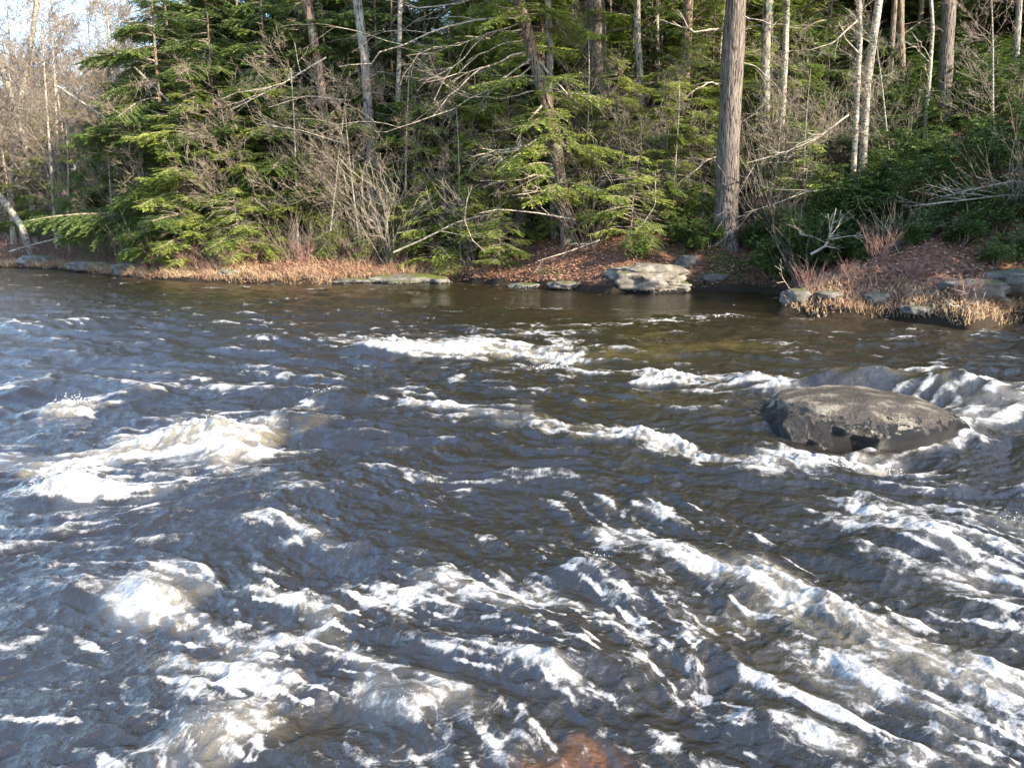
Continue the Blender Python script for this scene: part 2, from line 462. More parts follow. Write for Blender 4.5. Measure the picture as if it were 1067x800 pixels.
# ------------------------------------------------------------------ river water
ypx = np.concatenate([np.linspace(1500, 860, 90)[:-1], np.linspace(860, 262, 860)])
phi = math.pi / 2
D = CAMH / np.tan(PITCH + np.arctan((ypx - 400) / F))
tpx = np.concatenate([-np.geomspace(6500, 620, 230)[:-1], np.linspace(-620, 620, 1180), np.geomspace(620, 6500, 230)[1:]]) / F
DX = np.sqrt(D * D + CAMH * CAMH)
WX = (tpx[None, :] * (D * math.cos(PITCH) + CAMH * math.sin(PITCH))[:, None])
WY = np.repeat(D[:, None], len(tpx), 1)
X, Y = WX.ravel(), WY.ravel()
# direction of the current, from a few places
flow_s = [((830, 770), (550, 500)), ((1000, 640), (760, 540)), ((920, 480), (450, 420)), ((1000, 352), (600, 338)), ((400, 640), (150, 560)), ((300, 470), (60, 500)), ((300, 360), (60, 330)), ((600, 372), (400, 362)), ((1050, 415), (930, 475)), ((450, 760), (250, 680))]
fx = np.zeros_like(X); fy = np.zeros_like(X)
for a, b in flow_s:
    pa, pb = at(*a), at(*b); m_ = (pa + pb) / 2; d = (pb - pa)[:2]; d /= np.linalg.norm(d)
    sc = 0.35 * m_[1]
    w = 1.0 / (((X - m_[0]) ** 2 + (Y - m_[1]) ** 2) / sc ** 2 + 0.15) ** 1.5
    fx += w * d[0]; fy += w * d[1]
fn = np.hypot(fx, fy); fx /= fn; fy /= fn
fx0, fy0 = fx, fy
wx = X + 0.25 * perlin(X * 0.8, Y * 0.8, 3); wy = Y + 0.25 * perlin(X * 0.8, Y * 0.8, 4)
def lic(cell, length, n=9):
    s = 0
    for k in range(n):
        t = (k / (n - 1) - 0.5) * length
        s = s + grain((wx + fx * t) / cell + 500, (wy + fy * t) / cell + 500)
    return s / math.sqrt(n) * 0.9
dist = np.hypot(X, Y)
S1 = lic(0.022, 0.22, 9); S2 = lic(0.07, 0.55, 9); S3 = lic(0.22, 1.5, 7)
def ridge(sc, seed, st=0.0):
    # crests lie across the current: coordinates squeezed along it
    return 1 - 2 * np.abs(perlin(wx / sc, wy / sc, seed))
jx = X + (0.23 * fbm(X / 0.42, Y / 0.42, 51, 3) + 0.05 * fbm(X / 0.11, Y / 0.11, 57, 2)) * np.clip(Y / 5, 0.8, 3.5)
jy = Y + (0.27 * fbm(X / 0.42, Y / 0.42, 54, 3) + 0.05 * fbm(X / 0.11, Y / 0.11, 59, 2)) * np.clip(Y / 5, 0.8, 3.5)
def seg_mask(pts, w, soft=1.0, world=False):
    """distance falloff about a polyline given in photo points; w in photo pixels (height) at each point"""
    P = [at(*p)[:2] for p in pts]
    out = np.zeros_like(X)
    for i in range(max(1, len(P) - 1)):
        a = P[i]; b = P[min(i + 1, len(P) - 1)]
        d = b - a; L2 = max(d @ d, 1e-9)
        t = np.clip(((jx - a[0]) * d[0] + (jy - a[1]) * d[1]) / L2, 0, 1)
        ex, ey = jx - a[0] - t * d[0], jy - a[1] - t * d[1]
        # metres for the half width: px across the line of sight; depth gets its own, longer, scale
        yy = a[1] + t * d[1]
        sx_ = w * yy / F * 1.6; sy_ = np.maximum(w * (yy ** 2 + 4) / (CAMH * F), 0.02) * 0.9
        out = np.maximum(out, np.exp(-((ex / sx_) ** 2 + (ey / sy_) ** 2)))
    return out
FOAM = [  # points in the photograph, half width, strength
    ([(375, 360), (430, 364), (500, 366), (585, 374)], 9, 1.25), ([(400, 350), (480, 350), (600, 350)], 5, .55), ([(285, 352), (350, 354)], 5, .65),
    ([(560, 372), (588, 366)], 9, 1.3), ([(660, 396), (720, 398), (790, 404), (808, 408)], 9, 1.1), ([(600, 392), (670, 398)], 4, .5),
    ([(640, 456), (720, 472), (780, 487), (850, 484), (912, 479)], 8, 1.15), ([(420, 422), (520, 440), (600, 450), (660, 460)], 9, .75), ([(430, 398), (560, 410), (640, 420)], 4, .35),
    ([(925, 478), (960, 456), (1000, 434), (1067, 414)], 13, .78), ([(1067, 440), (990, 462), (930, 488)], 6, .5), ([(870, 389), (930, 387), (1000, 392), (1040, 404)], 4, .8),
    ([(560, 345), (640, 338), (700, 335), (735, 332)], 3, .5), ([(725, 333), (765, 329)], 3.5, 1.1), ([(600, 352), (650, 352)], 3, .7), ([(880, 352), (940, 355), (990, 357)], 3, .6), ([(830, 340), (1060, 352)], 2, .35),
    ([(120, 478), (170, 462), (215, 456), (255, 462)], 17, 1.25), ([(225, 470), (250, 480)], 12, 1.2), ([(50, 500), (70, 512), (100, 518)], 13, 1.2), ([(0, 492), (100, 478), (150, 470)], 8, .7), ([(75, 430)], 12, 1.2), ([(60, 430), (110, 432)], 7, .9),
    ([(120, 415), (160, 414)], 5, .7), ([(0, 410), (28, 404)], 7, .9), ([(250, 458), (300, 440), (348, 410)], 6, .85), ([(0, 338), (40, 342), (85, 340)], 3, .7), ([(190, 405), (260, 395)], 4, .4),
    ([(300, 395), (200, 420)], 4, .4), ([(0, 460), (60, 455)], 5, .5), ([(190, 480), (160, 520)], 9, .7),
    ([(165, 622)], 17, 1.25), ([(150, 612), (185, 628)], 12, 1.1), ([(185, 660), (230, 690), (280, 720)], 14, .55), ([(270, 622), (335, 640)], 12, .75), ([(355, 645), (395, 690)], 14, .6), ([(430, 625), (500, 625)], 14, .85), ([(540, 632), (590, 612), (622, 585)], 14, 1.05), ([(500, 655), (560, 640), (620, 660)], 22, .75),
    ([(600, 640), (650, 640), (710, 655)], 12, .95), ([(555, 675), (590, 712)], 11, 1.2), ([(400, 720), (440, 735)], 12, 1.0), ([(370, 660), (440, 690), (520, 660)], 30, .55), ([(165, 790), (215, 770), (290, 738)], 15, 1.1), ([(290, 740), (280, 700)], 12, .6), ([(45, 735)], 14, .7),
    ([(620, 622), (690, 690), (750, 722), (800, 756), (860, 776)], 10, .9), ([(800, 745), (850, 775)], 9, 1.1), ([(620, 522), (690, 530), (760, 545), (830, 560)], 9, .75), ([(640, 560), (700, 575), (770, 600), (830, 622)], 13, .8), ([(540, 430), (600, 445)], 5, .7),
    ([(790, 590), (830, 600)], 9, 1.0), ([(930, 555), (990, 572), (1067, 562)], 20, .98), ([(870, 550), (920, 545)], 8, .7), ([(1025, 610), (1050, 650), (1067, 665)], 17, 1.05), ([(880, 640), (960, 670), (1040, 700)], 20, .6), ([(850, 720), (900, 695), (960, 690), (1010, 720)], 20, .9), ([(880, 690), (1000, 780)], 34, .62), ([(960, 790), (1060, 770)], 22, .85),
    ([(930, 740)], 22, .8), ([(760, 640), (850, 650), (930, 660)], 11, .5), ([(700, 600), (740, 640)], 12, .4), ([(400, 480), (480, 520)], 14, .25), ([(300, 560), (430, 590)], 18, .3), ([(0, 560), (80, 575)], 14, .3), ([(60, 640), (120, 680)], 20, .25), ([(100, 760), (200, 720)], 24, .3),
    ([(1010, 500), (1067, 520)], 8, .6), ([(920, 510), (1000, 505)], 5, .4), ([(440, 780), (560, 790)], 16, .5), ([(650, 770), (750, 790)], 14, .45), ([(730, 780), (900, 810)], 16, .5), ([(1050, 830), (850, 860)], 30, .5), ([(400, 860), (200, 840)], 30, .4),
]
M = np.zeros_like(X); MS = np.zeros_like(X)
for pts, w, st in FOAM:
    nf = np.clip(1.7 - at(*pts[0])[1] / 5.0, 0, 1); q = seg_mask(pts, w * (1.35 + 1.1 * nf)) * st * (1.05 - .40 * nf)
    M = np.maximum(M, q) + 0.15 * np.minimum(M, q)
# calm pool by the far bank, quiet edges
calm = np.maximum(seg_mask([(440, 312), (600, 315), (720, 315), (800, 316)], 13), seg_mask([(850, 375), (960, 374)], 6) * .5)
calm = np.clip(calm * 1.3, 0, 1)
shelf = np.maximum(np.maximum(seg_mask([(610, 378), (690, 372), (780, 362)], 9) , seg_mask([(850, 404), (940, 406), (985, 420)], 8) * 1.0), seg_mask([(650, 352), (700, 350)], 5) * .6)
shelf = np.maximum(shelf, seg_mask([(740, 425), (600, 418)], 7) * .35)
shelf = np.maximum(shelf, seg_mask([(290, 455), (330, 445)], 6) * .7)
shelf = np.maximum(shelf, seg_mask([(740, 645), (800, 640)], 16) * .55)
shelf = np.maximum(shelf, seg_mask([(330, 760), (390, 750)], 22) * .35)
shelf = np.maximum(shelf, seg_mask([(700, 700), (800, 690), (1000, 640)], 40) * .25)
red = seg_mask([(545, 806), (650, 802)], 15)
# heights
H = np.zeros_like(X)
bumps = [  # photo point, radius across, radius in depth, height
    (215, 462, .50, .30, .14), (70, 512, .30, .22, .12), (75, 432, .35, .30, .11), (300, 440, .50, .26, .14), (345, 420, .35, .3, .10), (345, 465, .7, .45, -.13), (480, 520, .8, .5, -.05),
    (690, 370, 1.7, .9, .12), (560, 378, .8, .7, -.08), (480, 364, .9, .5, .10), (400, 368, .5, .5, .14), (740, 345, .8, .5, .05), (700, 398, .5, .4, .05), (780, 405, .35, .4, .12),
    (900, 411, .85, .42, .30), (1000, 418, .45, .6, .24), (1050, 425, .6, .5, .09), (930, 482, .5, .3, -.12), (850, 488, .35, .18, .06), (870, 462, .5, .3, -.10), (700, 445, .8, .35, -.07), (640, 462, .5, .3, .04), (1000, 470, .5, .3, -.05),
    (620, 605, .25, .2, .10), (560, 660, .35, .25, .07), (640, 700, .22, .2, .06), (720, 715, .25, .2, -.05), (760, 645, .3, .2, -.05), (165, 628, .16, .12, .06), (230, 760, .2, .14, .07), (350, 750, .22, .15, -.05), (580, 700, .12, .12, .06),
    (430, 735, .12, .1, .06), (960, 570, .5, .3, .08), (850, 560, .4, .25, -.06), (1040, 640, .3, .2, .05), (920, 700, .25, .2, .05), (800, 760, .25, .15, .05), (420, 565, .35, .25, .05), (330, 600, .3, .2, -.04), (30, 410, .4, .4, .12), (150, 416, .3, .35, .08),
    (60, 342, 1.0, .9, .14), (280, 355, .8, .6, .08), (640, 560, .5, .3, -.05), (700, 575, .4, .25, .05), (880, 720, .35, .25, -.04)]
for (px, py, rx, ry, a_) in bumps:
    p = at(px, py); H += a_ * np.exp(-(((X - p[0]) / rx) ** 2 + ((Y - p[1]) / ry) ** 2))
MC = np.clip(M, 0, 1.2)
A = (1 - 0.93 * calm) * np.where(Y > 24, 0.8, 1.0)
r1, r2, r3, r4 = ridge(1.5, 11), ridge(0.62, 12), ridge(0.27, 13), ridge(0.12, 14)
n5 = perlin(wx / 0.05, wy / 0.05, 15)
nearw = np.clip(1.3 - dist / 14, 0, 1)
chop = 0.034 * r1 * np.clip(dist / 9, .45, 1) + 0.025 * r2 * (0.6 + 0.4 * r1) * np.clip(dist / 6, .55, 1) + 0.02 * fbm(jx / 0.45, jy / 0.45, 90, 4) * nearw + 0.006 * np.abs(perlin(jx / 0.10, jy / 0.10, 95)) * nearw + 0.014 * r3 * (0.6 + 0.5 * r2) + nearw * (0.0085 * r4 + 0.0025 * n5)
lump = fbm(wx / 0.16, wy / 0.16, 25, 3); lump2 = np.abs(perlin(wx / 0.33, wy / 0.33, 28))
H += A * chop + A * 0.0020 * S1 * nearw + A * 0.0085 * S2 * np.clip(dist / 6, .5, 1) * np.clip(1.4 - dist / 20, 0.2, 1) + A * 0.020 * S3 * np.clip(dist / 9, .22, 1) * np.clip(1.2 - dist / 40, 0.3, 1)
strong = smooth(0.55, 1.1, MC) * np.clip(dist / 6, .45, 1) * (1 - .5 * smooth(3.0, 4.2, X) * (Y > 6.5))
H += strong * (0.040 * lump + 0.03 * lump2 + 0.018 * perlin(wx / 0.06, wy / 0.06, 27) + 0.007 * perlin(wx / 0.03, wy / 0.03, 29) * nearw) + 0.012 * MC
H *= 1 - 0.97 * smooth(-0.5, 0.1, river_sd(X, Y)) * (Y > 12)
H += 0.0015 * perlin(X / 0.3, Y / 0.2, 44)
# foam
net = 1 - np.abs(perlin(wx / 0.20, wy / 0.20, 31)) * 3.0
net2 = 1 - np.abs(perlin(wx / 0.085, wy / 0.085, 32)) * 3.0
big = fbm(wx / 0.8, wy / 0.8, 33, 2)
mid = fbm(jx / 0.22, jy / 0.22, 35, 3)
fine = np.clip(1.25 - dist / 9, 0.25, 1)
net3 = 1 - np.abs(perlin(jx / 0.045, jy / 0.045, 37)) * 3.0
N = 0.28 * S2 + 0.10 * S3 * np.clip(dist / 8, .2, 1) + 0.24 * S1 * fine + 0.17 * net + 0.22 * net2 * fine + 0.16 * net3 * np.clip(1.2 - dist / 6, 0, 1) + 0.34 * big + 0.62 * mid
whit = 0.30 * smooth(0.1, 0.9, r2 * 0.6 + r1 * 0.4) * (1 - calm)
nz = np.clip(1.35 - dist / 7.5, 0, 1)          # close to the viewer the froth breaks into small rounded scraps
froth = 0; am = 1; tt_ = 0
for k in range(5):
    froth = froth + am * perlin(jx / (0.16 / 2 ** k), jy / (0.16 / 2 ** k), 70 + k); tt_ += am; am *= 0.78
froth = froth / tt_ * 2.2
N = N * (1 - 0.45 * nz) + 0.60 * froth * nz
speck = smooth(1.0, 2.4, S1 + 0.3 * froth) * nz * (0.25 + smooth(0.0, 0.5, M)) * 0.85
q = (0.64 + 0.10 * nz) * np.minimum(M, 1.15) + whit * (1 - .4 * nz) + 0.10 * nz + N * (0.75 + 0.45 * smooth(0, .5, M)) + speck - 0.02
foam = np.clip(q, 0, 1.6)
flecks = smooth(2.5, 2.9, grain(X / 0.05 + 77, Y / 0.12 + 9)) * smooth(0.15, 0.5, calm)
foam = np.maximum(foam, flecks * 1.2)
air = smooth(0.35, 1.3, M + 0.3 * big + 0.12 * S3 + 0.1 * S2) * 0.6
Vw = np.stack([X, Y, H], -1)
nr, nc = WX.shape
iw = np.arange(nr * nc).reshape(nr, nc)
Qw = np.stack([iw[:-1, :-1], iw[:-1, 1:], iw[1:, 1:], iw[1:, :-1]], -1).reshape(-1, 4)
w = link("river_water", new_mesh("river_water", Vw, Qw, M_WATER, attrs={"foam": foam, "air": air, "shelf": np.clip(shelf * (0.85 + 0.5 * mid + .3 * big + .12 * S3), 0, 1), "ruffle": 0.07 + 0.07 * smooth(3.0, -5.0, X) * smooth(4, 13, dist) * (1 - calm) + 0.05 * smooth(5, 12, dist) * (1 - calm), "red": np.clip(red * (0.55 + 0.9 * mid + .2 * S2), 0, .75)}))
tag(w, "rushing brown river water with white rapids", "water", kind="structure")

# spray thrown up at the breaking waves
rs = np.random.RandomState(5)
SP = []
for (px, py, rx, ry, hz, n) in [(225, 455, .45, .22, .24, 1000), (72, 508, .28, .18, .2, 450), (76, 430, .26, .2, .2, 350), (340, 412, .3, .12, .14, 160), (620, 590, .13, .08, .10, 160), (575, 380, .3, .2, .12, 200), (400, 368, .4, .2, .14, 220), (860, 484, .3, .12, .10, 260), (930, 480, .12, .1, .13, 120), (1050, 545, .2, .14, .1, 140), (430, 738, .08, .05, .06, 80), (225, 770, .15, .08, .06, 100), (845, 770, .08, .05, .05, 60), (750, 331, .5, .2, .08, 100), (800, 405, .2, .2, .1, 80)]:
    p = at(px, py)
    a_ = rs.randn(n, 3) * [rx * .5, ry * .5, 0]
    a_[:, 2] = np.abs(rs.randn(n)) * hz * .22 * np.exp(-(a_[:, 0] / rx) ** 2) + 0.01
    P = p + a_
    P[:, 2] += 0.0
    hz0 = sum(b_[4] * np.exp(-(((P[:, 0] - at(b_[0], b_[1])[0]) / b_[2]) ** 2 + ((P[:, 1] - at(b_[0], b_[1])[1]) / b_[3]) ** 2)) for b_ in bumps)
    P[:, 2] += hz0
    SP.append(np.concatenate([P, (0.0010 + 0.0030 * rs.rand(n, 1) ** 3) * p[1] / 4.5], 1))
SP = np.concatenate(SP)
octv = np.array([[1, 0, 0], [-1, 0, 0], [0, 1, 0], [0, -1, 0], [0, 0, 1], [0, 0, -1]], float)
octf = np.array([[0, 2, 4], [2, 1, 4], [1, 3, 4], [3, 0, 4], [2, 0, 5], [1, 2, 5], [3, 1, 5], [0, 3, 5]])
Vs = (SP[:, None, :3] + octv[None] * SP[:, None, 3:4] * (0.7 + 0.6 * rs.rand(len(SP), 1, 3))).reshape(-1, 3)
Fs = (octf[None] + (np.arange(len(SP)) * 6)[:, None, None]).reshape(-1, 3)
o = link("water_spray", new_mesh("water_spray", Vs, Fs, M_SPRAY)); tag(o, "white droplets thrown up where the rapids break", "spray", kind="stuff")

# ------------------------------------------------------------------ rocks
def rock(name, loc, size, material, label, seed=0, strata=0.0, rz=0.0, rough=0.16, sub=5, cat="rock", group=None, flat=0.0, tilt=0.0):
    import bmesh
    bm = bmesh.new(); bmesh.ops.create_icosphere(bm, subdivisions=sub, radius=1)
    for v in bm.verts:
        p = v.co.copy()
        n = mnoise.fractal(p * 1.1 + Vector((seed * 3.1, seed, 0)), 1.0, 2.0, 3)
        n2 = mnoise.noise(p * 4 + Vector((seed, 0, 5))) * 0.25 + mnoise.noise(p * 11 + Vector((seed, 0, 5))) * 0.1
        c = mnoise.cell(Vector((p.x * 1.6 + seed, p.y * 1.6, p.z * 2.2)))
        v.co = p * (1 + rough * (n + n2))
        if flat: v.co.z = math.copysign(min(abs(v.co.z), 1) ** 1.0, v.co.z); v.co.z = math.tanh(v.co.z * (1 + flat)) / math.tanh(1 + flat)
        if strata:
            z = v.co.z + 0.12 * v.co.x * tilt + 0.08 * mnoise.noise(p * 1.3 + Vector((9, seed, 0)))
            k = z * 3.1; fr = k - math.floor(k)
            off = (0.4 - fr ** 3) * 0.14 * strata + 0.22 * strata * mnoise.noise(Vector((p.x * 2.2, p.y * 2.2, math.floor(k) * 7 + seed)))
            v.co.x *= 1 + off; v.co.y *= 1 + off
        v.co.x *= size[0]; v.co.y *= size[1]; v.co.z *= size[2]
    me = bpy.data.meshes.new(name); bm.to_mesh(me); bm.free()
    for p in me.polygons: p.use_smooth = True
    me.materials.append(material)
    o = link(name, me, None, loc); o.rotation_euler = (0, 0, rz)
    tag(o, label, cat, group); return o

p = at(886, 437)
b_ = rock("boulder", (p[0] - .04, p[1] - 0.18, -0.06), (1.0, 0.94, 0.39), M_BOULDER, "large smooth speckled boulder standing midstream with white water curling round it", 4, rz=-0.10, rough=0.17, flat=.9, sub=6, cat="boulder")
for v in b_.data.vertices:
    n_ = mnoise.ridged_multi_fractal(v.co * 1.7 + Vector((3, 1, 2)), 1.0, 2.1, 4, 1.0, 2.0) - 1.0
    v.co *= 1 + 0.022 * n_
for v in b_.data.vertices:   # the boulder is a whaleback: long low left shoulder, steep pitted foot
    x, y, z = v.co
    if z > 0: v.co.z = z * (1.0 - 0.20 * max(0, -x - .1) ** 1.2 - 0.15 * max(0, x) ) 
    if y < -0.2 and z < 0.25: v.co.y += 0.10 * (0.25 - z)
b_.data.update()
p = at_depth(672, 303, 24.6); rock("ledge_rock", (p[0], 24.75, 0.26), (1.18, 0.75, 0.62), M_PALE, "pale layered ledge rock jutting from the far bank into the dark pool", 2, 1.0, tilt=1.2, flat=.3, rough=.32)
rock("ledge_rock", (p[0] + .75, 24.5, 0.16), (0.55, 0.45, 0.30), M_PALE, "small pale slab at the right foot of the layered ledge rock", 12, 1.0, tilt=1.2, flat=.3, rough=.32)
R = [((828, 328), 18.5, (.38, .3, .2), "low rounded grey rock at the water's edge at the tip of the right bank", 5, .3),
     ((912, 330), 17.9, (.30, .22, .13), "small flat pale rock at the waterline left of the mossy slab", 6, .6),
     ((862, 331), 18.2, (.3, .2, .10), "thin flat stone at the waterline beside the dry grass", 16, .6),
     ((1015, 316), 17.2, (.62, .5, .26), "wide grey slab with moss on top on the right bank", 8, 1.0),
     ((1058, 309), 17.7, (.85, .6, .32), "pale layered slab behind the mossy slab at the right edge", 9, 1.0),
     ((955, 335), 17.0, (.35, .22, .10), "low stone half under matted grass on the right bank", 19, .6),
     ((430, 287), 29.0, (1.25, .7, .26), "flat mossy rock shelf on the sunny shore left of the pool", 10, 1.0),
     ((372, 293), 28.6, (1.0, .45, .16), "low dark rock shelf at the waterline by dry grass", 11, .8),
     ((458, 289), 28.2, (.35, .25, .2), "small grey stone beside the flat mossy shelf", 13, .3),
     ((415, 292), 28.2, (.7, .35, .12), "yellowish low stone in front of the mossy shelf", 14, .8),
     ((135, 286), 33.0, (.6, .45, .30), "grey stone on the far left shore among dead grass", 15, .4),
     ((95, 283), 35.5, (.9, .6, .25), "wide low grey stone on the far left waterline", 17, .5),
     ((40, 279), 39.3, (.8, .6, .3), "dark stone at the farthest visible shoreline on the left", 18, .5),
     ((715, 275), 26.0, (.35, .3, .25), "grey stone lying in leaves below the big pine", 20, .4),
     ((745, 282), 25.2, (.4, .3, .16), "half buried stone in the leaf litter above the pool", 21, .6),
     ((240, 290), 29.3, (.4, .3, .16), "small stone in sunlit dry grass on the left shore", 23, .5),
     ((545, 298), 26.3, (.5, .3, .16), "dark wet stone under the leafy bank edge left of the ledge", 24, .5),
     ((590, 301), 25.6, (.6, .3, .14), "low dark stone at the pool's edge beside the pale ledge", 25, .5)]
for (px, py), Yd, sz, lb, sd_, st in R:
    p = at_depth(px, py, Yd)
    z = max(gz(p[0], Yd), -0.02) + sz[2] * 0.25
    rock("bank_rock", (p[0], Yd, z), sz, M_BANKROCK, lb, sd_, st, tilt=.8, flat=.3, sub=4, rough=.34, rz=rs.uniform(-.4, .4))

# ------------------------------------------------------------------ plants: prototypes
rng = np.random.RandomState(11)
def bough(A_, o, az, L, droop, dens=1.0, bare=0.25, lsz=1.0, tone0=0.5, rise=0.1):
    """a flat hemlock bough: curved branch, side twigs in its plane, sprays of needles"""
    n = 7
    t = np.linspace(0, 1, n)
    d = np.array([math.cos(az), math.sin(az), 0])
    side = np.array([-math.sin(az), math.cos(az), 0])
    wob = rng.uniform(-.12, .12)
    P = o + d * (t * L)[:, None] + side * (wob * L * t * t)[:, None]
    P[:, 2] += L * (rise * t - droop * t * t)
    A_.path(P, 0.010 * L * (1 - t * 0.85) + 0.003, 3, 0)
    m = max(4, int(L / 0.11 * dens))
    tt = np.linspace(bare, 1.0, m) + rng.uniform(-.02, .02, m)
    base = np.stack([np.interp(tt, t, P[:, k]) for k in range(3)], 1)
    tan = np.gradient(P, axis=0); tan = np.stack([np.interp(tt, t, tan[:, k]) for k in range(3)], 1); tan /= np.linalg.norm(tan, axis=1, keepdims=True)
    sl = L * 0.42 * np.sin(np.clip((1.12 - tt) / (1.12 - bare), 0, 1) * 1.7) * rng.uniform(.55, 1.1, m)
    for sg in (-1, 1):
        dirs = tan * 0.75 + side * sg * 0.85; dirs[:, 2] += rng.uniform(-.55, .18, m) + rng.uniform(-.2, .15); dirs /= np.linalg.norm(dirs, axis=1, keepdims=True)
        E = base + dirs * sl[:, None]; E[:, 2] -= 0.12 * sl
        A_.cones(base, E, 0.005, 0.002, 3, 0)
        for q in range(m):
            k = max(2, int(sl[q] / (0.062 * lsz) * dens))
            u = np.linspace(0.12, 1.0, k)[:, None]
            PP = base[q] + (E[q] - base[q]) * u
            for s2 in (-1, 1):
                perp = np.cross(dirs[q], [0, 0, 1.0]) * s2
                DD = dirs[q] * 0.8 + perp * 0.8 + rng.uniform(-.25, .25, (k, 3))
                NN = np.array([[0, 0, 1.0]]) + rng.uniform(-.7, .7, (k, 3))
                A_.leaves(PP, DD, NN, 0.105 * lsz * rng.uniform(.7, 1.3, k), 0.042 * lsz, 1, np.clip(tone0 + rng.uniform(-.2, .2, k) + 0.25 * u[:, 0], 0, 1))

def make_hemlock(name, Ht, rt, nb, Lmax, z0, label, lsz=1.0, dens=1.0, group=None, lean=0.0, nm=None):
    root = empty(name); tag(root, label, "tree", group)
    t = np.linspace(0, 1, 8)
    P = np.stack([lean * Ht * t + 0.04 * np.sin(t * 6), 0.03 * np.cos(t * 5), Ht * t - 0.35], 1)
    link("trunk", tube_mesh("trunk", P, rt * (1 - 0.85 * t) + 0.008, M_HEM, 10, 0.12, rng.randint(99), 0.35), root)
    A_ = Acc()
    for i in range(nb):
        f = (i + rng.rand()) / nb
        z = z0 + (Ht - z0 - 0.2) * f
        L = Lmax * (1 - f) ** 0.6 * rng.choice([rng.uniform(.25, .8), rng.uniform(.7, 1.35)]) + 0.3
        c = np.array([np.interp(z, P[:, 2], P[:, k]) for k in range(3)])
        bough(A_, c, rng.uniform(0, 2 * math.pi), L, rng.uniform(.08, .45), dens, rng.uniform(.12, .5), lsz, rng.uniform(.15, .8), rng.uniform(-.1, .35))
    # dead inner branches
    n = int(nb * 1.2)
    z = rng.uniform(0.6, Ht * .8, n); a = rng.uniform(0, 6.28, n); L = rng.uniform(.5, 1.6, n)
    o = np.stack([np.interp(z, P[:, 2], P[:, 0]), np.interp(z, P[:, 2], P[:, 1]), z], 1)
    e = o + np.stack([np.cos(a) * L, np.sin(a) * L, rng.uniform(-.35, .1, n) * L], 1)
    A_.cones(o, e, 0.012, 0.003, 3, 0)
    for k in range(2):
        f = rng.uniform(.3, .9, n)[:, None]; b = o + (e - o) * f
        e2 = b + (e - o) * .45 + rng.uniform(-.3, .3, (n, 3)); A_.cones(b, e2, 0.006, 0.002, 3, 0)
    link("crown", A_.mesh("crown", [M_TWIG, nm or M_NEEDLE]), root)
    return root

def grow(A_, p, d, L, r, depth, spread, up=0.05, kids=4, twigs=True, minr=0.0022):
    """recursive bare branching"""
    n = 5
    pts = [np.array(p)]; dd = np.array(d, float)
    for k in range(n):
        dd = dd + rng.uniform(-.16, .16, 3); dd[2] += up; dd /= np.linalg.norm(dd)
        pts.append(pts[-1] + dd * L / n)
    pts = np.array(pts); rr = np.linspace(r, max(r * 0.35, minr), n + 1)
    A_.path(pts, rr, 4 if r > 0.02 else 3, 0)
    if depth <= 0: return
    for k in range(kids):
        f = rng.uniform(.25, 1.0); i = min(int(f * n), n - 1)
        b = pts[i] + (pts[i + 1] - pts[i]) * (f * n - i)
        nd_ = dd + rng.uniform(-spread, spread, 3); nd_ /= np.linalg.norm(nd_)
        grow(A_, b, nd_, L * rng.uniform(.4, .7), max(r * (1 - .6 * f) * .5, minr), depth - 1, spread, up, kids, twigs, minr)

def make_bare(name, Ht, rt, z0, nb, label, group=None, m=None, spread=.8, bl=.35, lean=(0, 0), depth=2):
    root = empty(name); tag(root, label, "tree", group)
    t = np.linspace(0, 1, 9); w1, w2 = rng.uniform(0, 6, 2)
    P = np.stack([lean[0] * Ht * t + 0.10 * np.sin(t * 5 + w1) * t, lean[1] * Ht * t + 0.1 * np.sin(t * 4 + w2) * t, Ht * t - 0.35], 1)
    link("trunk", tube_mesh("trunk", P, rt * (1 - 0.8 * t) + 0.006, m or M_GREY, 9, 0.08, rng.randint(99), 0.3), root)
    A_ = Acc()
    for i in range(nb):
        f = (i + rng.rand()) / nb; z = z0 + (Ht - z0) * f
        c = np.array([np.interp(z, P[:, 2], P[:, k]) for k in range(3)])
        a = rng.uniform(0, 6.28)
        d = np.array([math.cos(a), math.sin(a), rng.uniform(.25, 1.0)])
        d /= np.linalg.norm(d)
        grow(A_, c, d, Ht * bl * (1 - .55 * f) * rng.uniform(.6, 1.1), rt * (1 - .7 * f) * .33, depth, spread, .05, 4, minr=.008 if depth > 2 else .004)
    link("crown", A_.mesh("crown", [M_TWIG], True), root)
    return root

